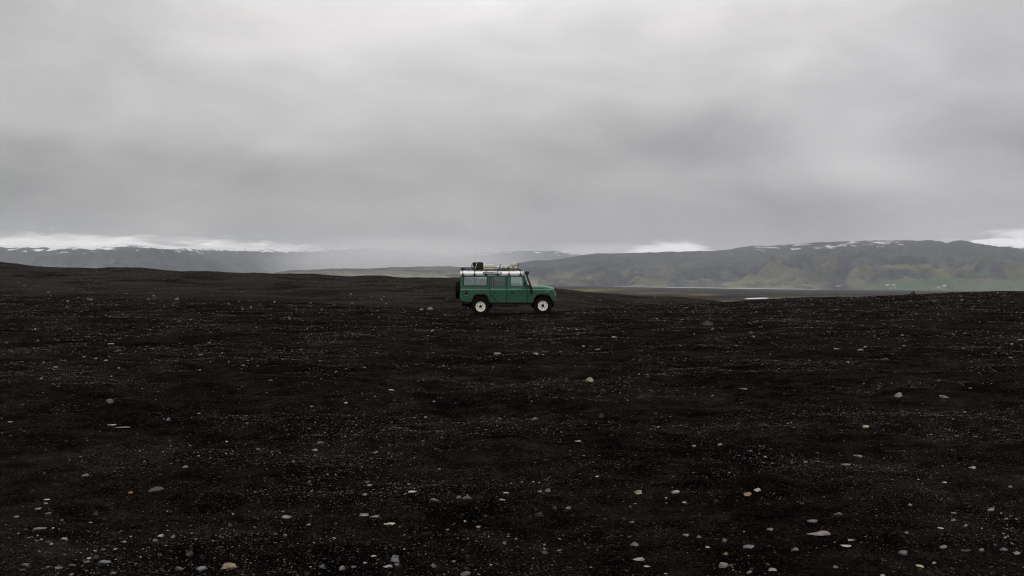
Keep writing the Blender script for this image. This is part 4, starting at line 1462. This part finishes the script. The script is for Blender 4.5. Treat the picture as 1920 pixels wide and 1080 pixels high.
    (1040, 952, 13, 10, 'dark', 'lump', 'dark upright stone in the pair below the bluish block'),
    (1065, 952, 13, 6, 'blue', 'flat', 'bluish flat stone in the pair below the bluish block'),
    (1185, 978, 12, 5, 'grey', 'wedge', 'grey low wedge in front of the cream oval'),
    (1287, 1002, 14, 4, 'pale', 'wedge', 'pale tilted flake left of a small pinkish cone'),
    (1311, 1006, 10, 6, 'pink', 'lump', 'small pinkish cone of stone right of the pale tilted flake'),
    (1358, 1013, 12, 9, 'pink', 'round', 'pinkish round stone among a cluster of pebbles'),
    (1361, 1038, 11, 8, 'tan', 'lump', 'tan stone in front of the pinkish round stone'),
    (1327, 1025, 15, 4, 'pale', 'flat', 'pale flat flake left of the long tilted stick-like stone'),
    (1403, 1024, 30, 8, 'grey', 'wedge', 'long grey stick-like stone tilted upwards to one end'),
    (1190, 1020, 17, 9, 'grey', 'lump', 'grey two-lobed stone behind the white wedge with a cream tip'),
    (1200, 1046, 26, 9, 'white', 'wedge', 'white wedge-shaped stone with a pale tip at the bottom'),
    (1355, 1059, 22, 12, 'pale', 'round', 'pale domed stone, left of a smaller one touching it, at the bottom'),
    (1370, 1060, 11, 7, 'grey', 'round', 'small grey stone touching the pale domed stone'),
    (1405, 1072, 15, 6, 'pink', 'wedge', 'pinkish wedge by the bottom edge, right of the pale domed stone'),
    (1020, 1035, 15, 7, 'dark', 'flat', 'dark flat stone sunk in a hollow at the bottom'),
    (1048, 1031, 12, 5, 'grey', 'wedge', 'grey wedge right of the dark stone in the hollow'),
    (1213, 1061, 15, 3.5, 'cream', 'flat', 'cream flake in front of the white wedge'),
    (1021, 1021, 7, 4, 'pale', 'flat', 'pale chip behind the dark stone in the hollow'),
    # nearer ground, right
    (1535, 998, 46, 12, 'pink', 'wedge', 'largest stone in view, a long smooth pinkish wedge'),
    (1524, 975, 21, 9, 'grey', 'round', 'grey oval stone behind the long smooth pinkish wedge'),
    (1585, 1021.5, 27, 6, 'white', 'wedge', 'long white low stone in front of the smooth pinkish wedge'),
    (1595, 1012, 17, 4, 'pale', 'flat', 'pale thin flake just behind the long white low stone'),
    (1693, 1035, 19, 15, 'blue', 'block', 'bluish white tilted block at the lower right'),
    (1491, 1029, 20, 7, 'grey', 'flat', 'grey ragged flat stone left of the long white low stone'),
    (1445, 992, 18, 5, 'grey', 'flat', 'grey flat stone left of the smooth pinkish wedge'),
    (1572, 963, 19, 8, 'grey', 'lump', 'grey broken stone behind the smooth pinkish wedge, farther right'),
    (1706, 946, 10, 6, 'tan', 'lump', 'tan peaked small stone in the right foreground'),
    (1857, 954, 15, 8, 'blue', 'wedge', 'bluish wedge near the right edge, behind the flat flakes'),
    (1765, 990, 14, 3.4, 'white', 'flat', 'thin whitish flake in the row of flat flakes on the right'),
    (1790, 961, 13, 4, 'pale', 'wedge', 'pale tilted flake behind a small tan pebble on the right'),
    (1789, 975, 7, 5, 'ochre', 'round', 'small ochre pebble in front of the pale tilted flake'),
    (1700, 998, 10, 5, 'grey', 'round', 'small grey stone left of the thin whitish flake'),
    (1768, 1024, 16, 7, 'grey', 'wedge', 'grey slanting stone right of the bluish white tilted block'),
    (1811, 1031, 21, 5, 'dark', 'flat', 'dark flat stone left of a small pinkish dome'),
    (1841, 1031, 11, 7, 'pink', 'round', 'small pinkish dome in the lower right'),
    (1882, 1030, 14, 7, 'blue', 'round', 'bluish dome near the right edge, lower right'),
    (1906, 1036, 15, 8, 'pale', 'lump', 'pale lump right of the bluish dome, nearest the right edge'),
    (1725, 1060, 16, 5, 'cream', 'flat', 'cream flat stone below the bluish white tilted block'),
    (1751, 1055, 10, 5, 'white', 'flat', 'white chip right of the cream flat stone'),
    (1447, 1067, 20, 6, 'pale', 'flat', 'pale flat stone near the bottom, below the grey ragged one'),
    (1566, 1062, 17, 5, 'grey', 'flat', 'grey flat arc of stone near the bottom, below the long white low stone'),
    (1655, 1078, 12, 6, 'white', 'round', 'white stone cut by the bottom edge, lower right'),
    (1609, 854, 18, 6, 'pink', 'flat', 'pinkish grey flat stone, farthest in the right foreground'),
    (1585, 870, 20, 5, 'grey', 'flat', 'grey low stone in front of the farthest pinkish grey one'),
    (1823, 876, 13, 6, 'pale', 'wedge', 'pale slanting stone far on the right'),
    (1771, 904, 8, 3.5, 'white', 'flat', 'white small flake in front of the pale slanting stone'),
    (1895, 912, 9, 5, 'blue', 'round', 'bluish small stone at the right, behind the bluish wedge'),
    (1511, 866, 9, 5, 'grey', 'lump', 'small grey lump left of the grey low stone'),
    (1886, 972, 8, 6, 'blue', 'round', 'small bluish stone just below the bluish wedge'),
    (1810, 985, 10, 5, 'pale', 'wedge', 'pale wedge at the right end of the row of flat flakes'),
]
for s_ in STONES:
    stone(*s_)
# ------------------------------------------------------------------ gravel: uncountable small stones lying on the ash
m, N = new_mat('mixed_gravel')
MAT_PEB = m
oi = N.node('ShaderNodeObjectInfo')
rnd = oi.outputs['Random']
pc = N.ramp(rnd, [(0, (.010, .0090, .0080)), (.32, (.022, .0185, .0155)), (.56, (.042, .036, .031)), (.73, (.075, .068, .060)), (.85, (.12, .113, .103)), (.93, (.20, .19, .172)),
                  (.962, (.30, .29, .265)), (.968, (.19, .13, .07)), (.975, (.10, .065, .04)), (.985, (.28, .22, .12)), (.995, (.15, .17, .19))], 'CONSTANT')
co = N.node('ShaderNodeTexCoord').outputs['Object']
n = N.noise(co, 2.2, 4, .6)
k = N.math('ADD', .6, N.math('MULTIPLY', n, .8))
principled(N, m, N.mix(1.0, pc, N.combine(k, k, k), 'MULTIPLY'), .7, .3)

protos = bpy.data.collections.new('pebble_kinds')
for i in range(9):
    P, T = rock_shape(900 + i, ['round', 'flat', 'wedge', 'block'][i % 4], 2)
    V = P * np.array([.5, .5 * (.7 + .05 * (i % 4)), .5 * (.34 + .07 * (i % 3))])
    me = bpy.data.meshes.new('pebble')
    me.from_pydata(V.tolist(), [], T)
    me.polygons.foreach_set('use_smooth', [True] * len(T))
    me.set_sharp_from_angle(angle=math.radians(38))
    me.materials.append(MAT_PEB)
    protos.objects.link(bpy.data.objects.new('pebble', me))

PEB_K = 62.0       # stones larger than 2 cm on a square metre
PEB_E = 2.2
PT, SZ = [], []
dd = np.concatenate([np.arange(3.6, 12, .2), np.arange(12, 30, .5), np.arange(30, 82, 1.0), np.arange(82, 280, 6.0)])
for a_, b_ in zip(dd[:-1], dd[1:]):
    dm = (a_ + b_) / 2
    smin = max(.78 * dm / F, .0036)
    smax = max(.026, 6.0 * dm / F)
    half = .5 * 1920 / F * dm * 1.14
    lam = PEB_K * (.02 / smin) ** PEB_E * (b_ - a_) * 2 * half
    k = int(lam)
    x = RNG.uniform(-half, half, k)
    y = RNG.uniform(a_, b_, k)
    # patchy: stony strips and bare drifts of ash
    den = .36 + 1.25 * fbm(x / 3.1, y / 2.0, 4, .62, 141) + .5 * fbm(x / 14, y / 9, 2, .5, 151)
    band = 1 + .1 * sstep(np.full(k, dm), 22, 40)
    px = 960 + F * x / y
    keep = RNG.uniform(0, 1, k) < np.clip(den, .06, 1.25) * band * .6 * (1 - .86 * sstep(y / ip(px, P_Y1) + .12 * fbm(x / 4, y / 3, 2, .5, 161), .72, 1.25))
    x, y = x[keep], y[keep]
    u = RNG.uniform(0, 1, len(x))
    s = smin * (1 - u * (1 - (smin / smax) ** PEB_E)) ** (-1 / PEB_E)
    PT.append(np.stack([x, y], -1))
    SZ.append(s)
PT = np.concatenate(PT)
SZ = np.concatenate(SZ)
# keep clear of the car's tyres
far_ = np.hypot(PT[:, 0] / 3.0, (PT[:, 1] - CAR_Y) / 1.5) > .6
PT, SZ = PT[far_], SZ[far_]
PZ = np.concatenate([terrain(PT[i:i + 60000, 0], PT[i:i + 60000, 1]) for i in range(0, len(PT), 60000)])
n_p = len(PT)
print('pebbles', n_p)
me = bpy.data.meshes.new('gravel')
me.vertices.add(n_p)
co_ = np.stack([PT[:, 0], PT[:, 1], PZ + SZ * .08], -1).astype(np.float32)
me.vertices.foreach_set('co', co_.ravel())
me.attributes.new('size', 'FLOAT_VECTOR', 'POINT').data.foreach_set('vector', (SZ[:, None] * RNG.uniform(.75, 1.3, (n_p, 3))).astype(np.float32).ravel())
rot = np.stack([RNG.uniform(-.35, .35, n_p), RNG.uniform(-.35, .35, n_p), RNG.uniform(0, 6.283, n_p)], -1).astype(np.float32)
me.attributes.new('turn', 'FLOAT_VECTOR', 'POINT').data.foreach_set('vector', rot.ravel())
me.attributes.new('pick', 'INT', 'POINT').data.foreach_set('value', RNG.integers(0, 9, n_p).astype(np.int32))
gravel = link_obj('gravel', me)
tag(gravel, 'fine mixed gravel strewn over the black ash', None, None, 'stuff')
ng = bpy.data.node_groups.new('strew', 'GeometryNodeTree')
ng.interface.new_socket('Geometry', in_out='INPUT', socket_type='NodeSocketGeometry')
ng.interface.new_socket('Geometry', in_out='OUTPUT', socket_type='NodeSocketGeometry')
gi, go = ng.nodes.new('NodeGroupInput'), ng.nodes.new('NodeGroupOutput')
iop = ng.nodes.new('GeometryNodeInstanceOnPoints')
ci = ng.nodes.new('GeometryNodeCollectionInfo')
ci.inputs['Collection'].default_value = protos
ci.inputs['Separate Children'].default_value = True
ci.inputs['Reset Children'].default_value = True


def nattr(nm, typ):
    a = ng.nodes.new('GeometryNodeInputNamedAttribute')
    a.data_type = typ
    a.inputs['Name'].default_value = nm
    return a.outputs[0]


ng.links.new(gi.outputs[0], iop.inputs['Points'])
ng.links.new(ci.outputs[0], iop.inputs['Instance'])
iop.inputs['Pick Instance'].default_value = True
ng.links.new(nattr('pick', 'INT'), iop.inputs['Instance Index'])
ng.links.new(nattr('turn', 'FLOAT_VECTOR'), iop.inputs['Rotation'])
ng.links.new(nattr('size', 'FLOAT_VECTOR'), iop.inputs['Scale'])
ng.links.new(iop.outputs[0], go.inputs[0])
md = gravel.modifiers.new('strew', 'NODES')
md.node_group = ng

# ------------------------------------------------------------------ air
lo = 1e9
hi = -1e9
for o in list(scene.objects):
    if o.type == 'MESH' and o.name.split('.')[0] in ('ground', 'hill', 'mountains'):
        zz = np.empty(len(o.data.vertices) * 3, dtype=np.float32)
        o.data.vertices.foreach_get('co', zz)
        lo, hi = min(lo, zz[2::3].min()), max(hi, zz[2::3].max())
HAZE = 4.1e-5
EXT = 40000.0
hz = MB().box(-EXT, EXT, -EXT, EXT, lo - 1.0, hi + 12.0)
m, N = new_mat('damp_air')
pv = N.node('ShaderNodeVolumePrincipled')
pv.inputs['Color'].default_value = (.87, .925, 1.0, 1)
pv.inputs['Density'].default_value = HAZE
pv.inputs['Anisotropy'].default_value = .2
N.l.new(pv.outputs[0], N.node('ShaderNodeOutputMaterial').inputs['Volume'])
haze = hz.build('haze', m)
tag(haze, 'thin damp air between the plain and the mountains', None, None, 'stuff')

# low cloud and drizzle hanging in front of the middle of the mountains


def mist(cx, cy_, cz, sx, sy, sz, dens, label):
    m, N = new_mat('drizzle')
    co = N.node('ShaderNodeTexCoord').outputs['Object']
    ln = N.node('ShaderNodeVectorMath', operation='LENGTH')
    N.put(ln.inputs[0], co)
    k = N.math('MAXIMUM', N.math('SUBTRACT', 1.0, N.math('MULTIPLY', ln.outputs['Value'], ln.outputs['Value'])), 0.0)
    d = N.math('MULTIPLY', N.math('MULTIPLY', k, k), dens)
    pv = N.node('ShaderNodeVolumePrincipled')
    pv.inputs['Color'].default_value = (.90, .905, .91, 1)
    N.put(pv.inputs['Density'], d)
    N.l.new(pv.outputs[0], N.node('ShaderNodeOutputMaterial').inputs['Volume'])
    P, T = ico(3)
    me = bpy.data.meshes.new('mist')
    me.from_pydata((P * 1.03).tolist(), [], T)
    me.materials.append(m)
    o = link_obj('mist', me)
    o.location = (cx, cy_, cz)
    o.scale = (sx, sy, sz)
    return tag(o, label, None, None, 'stuff')


mist(-1000, 9000, 230, 1500, 900, 310, 2.6e-3, 'drizzle and low cloud veiling the middle of the mountains')
print('haze top', hi, 'bottom', lo)
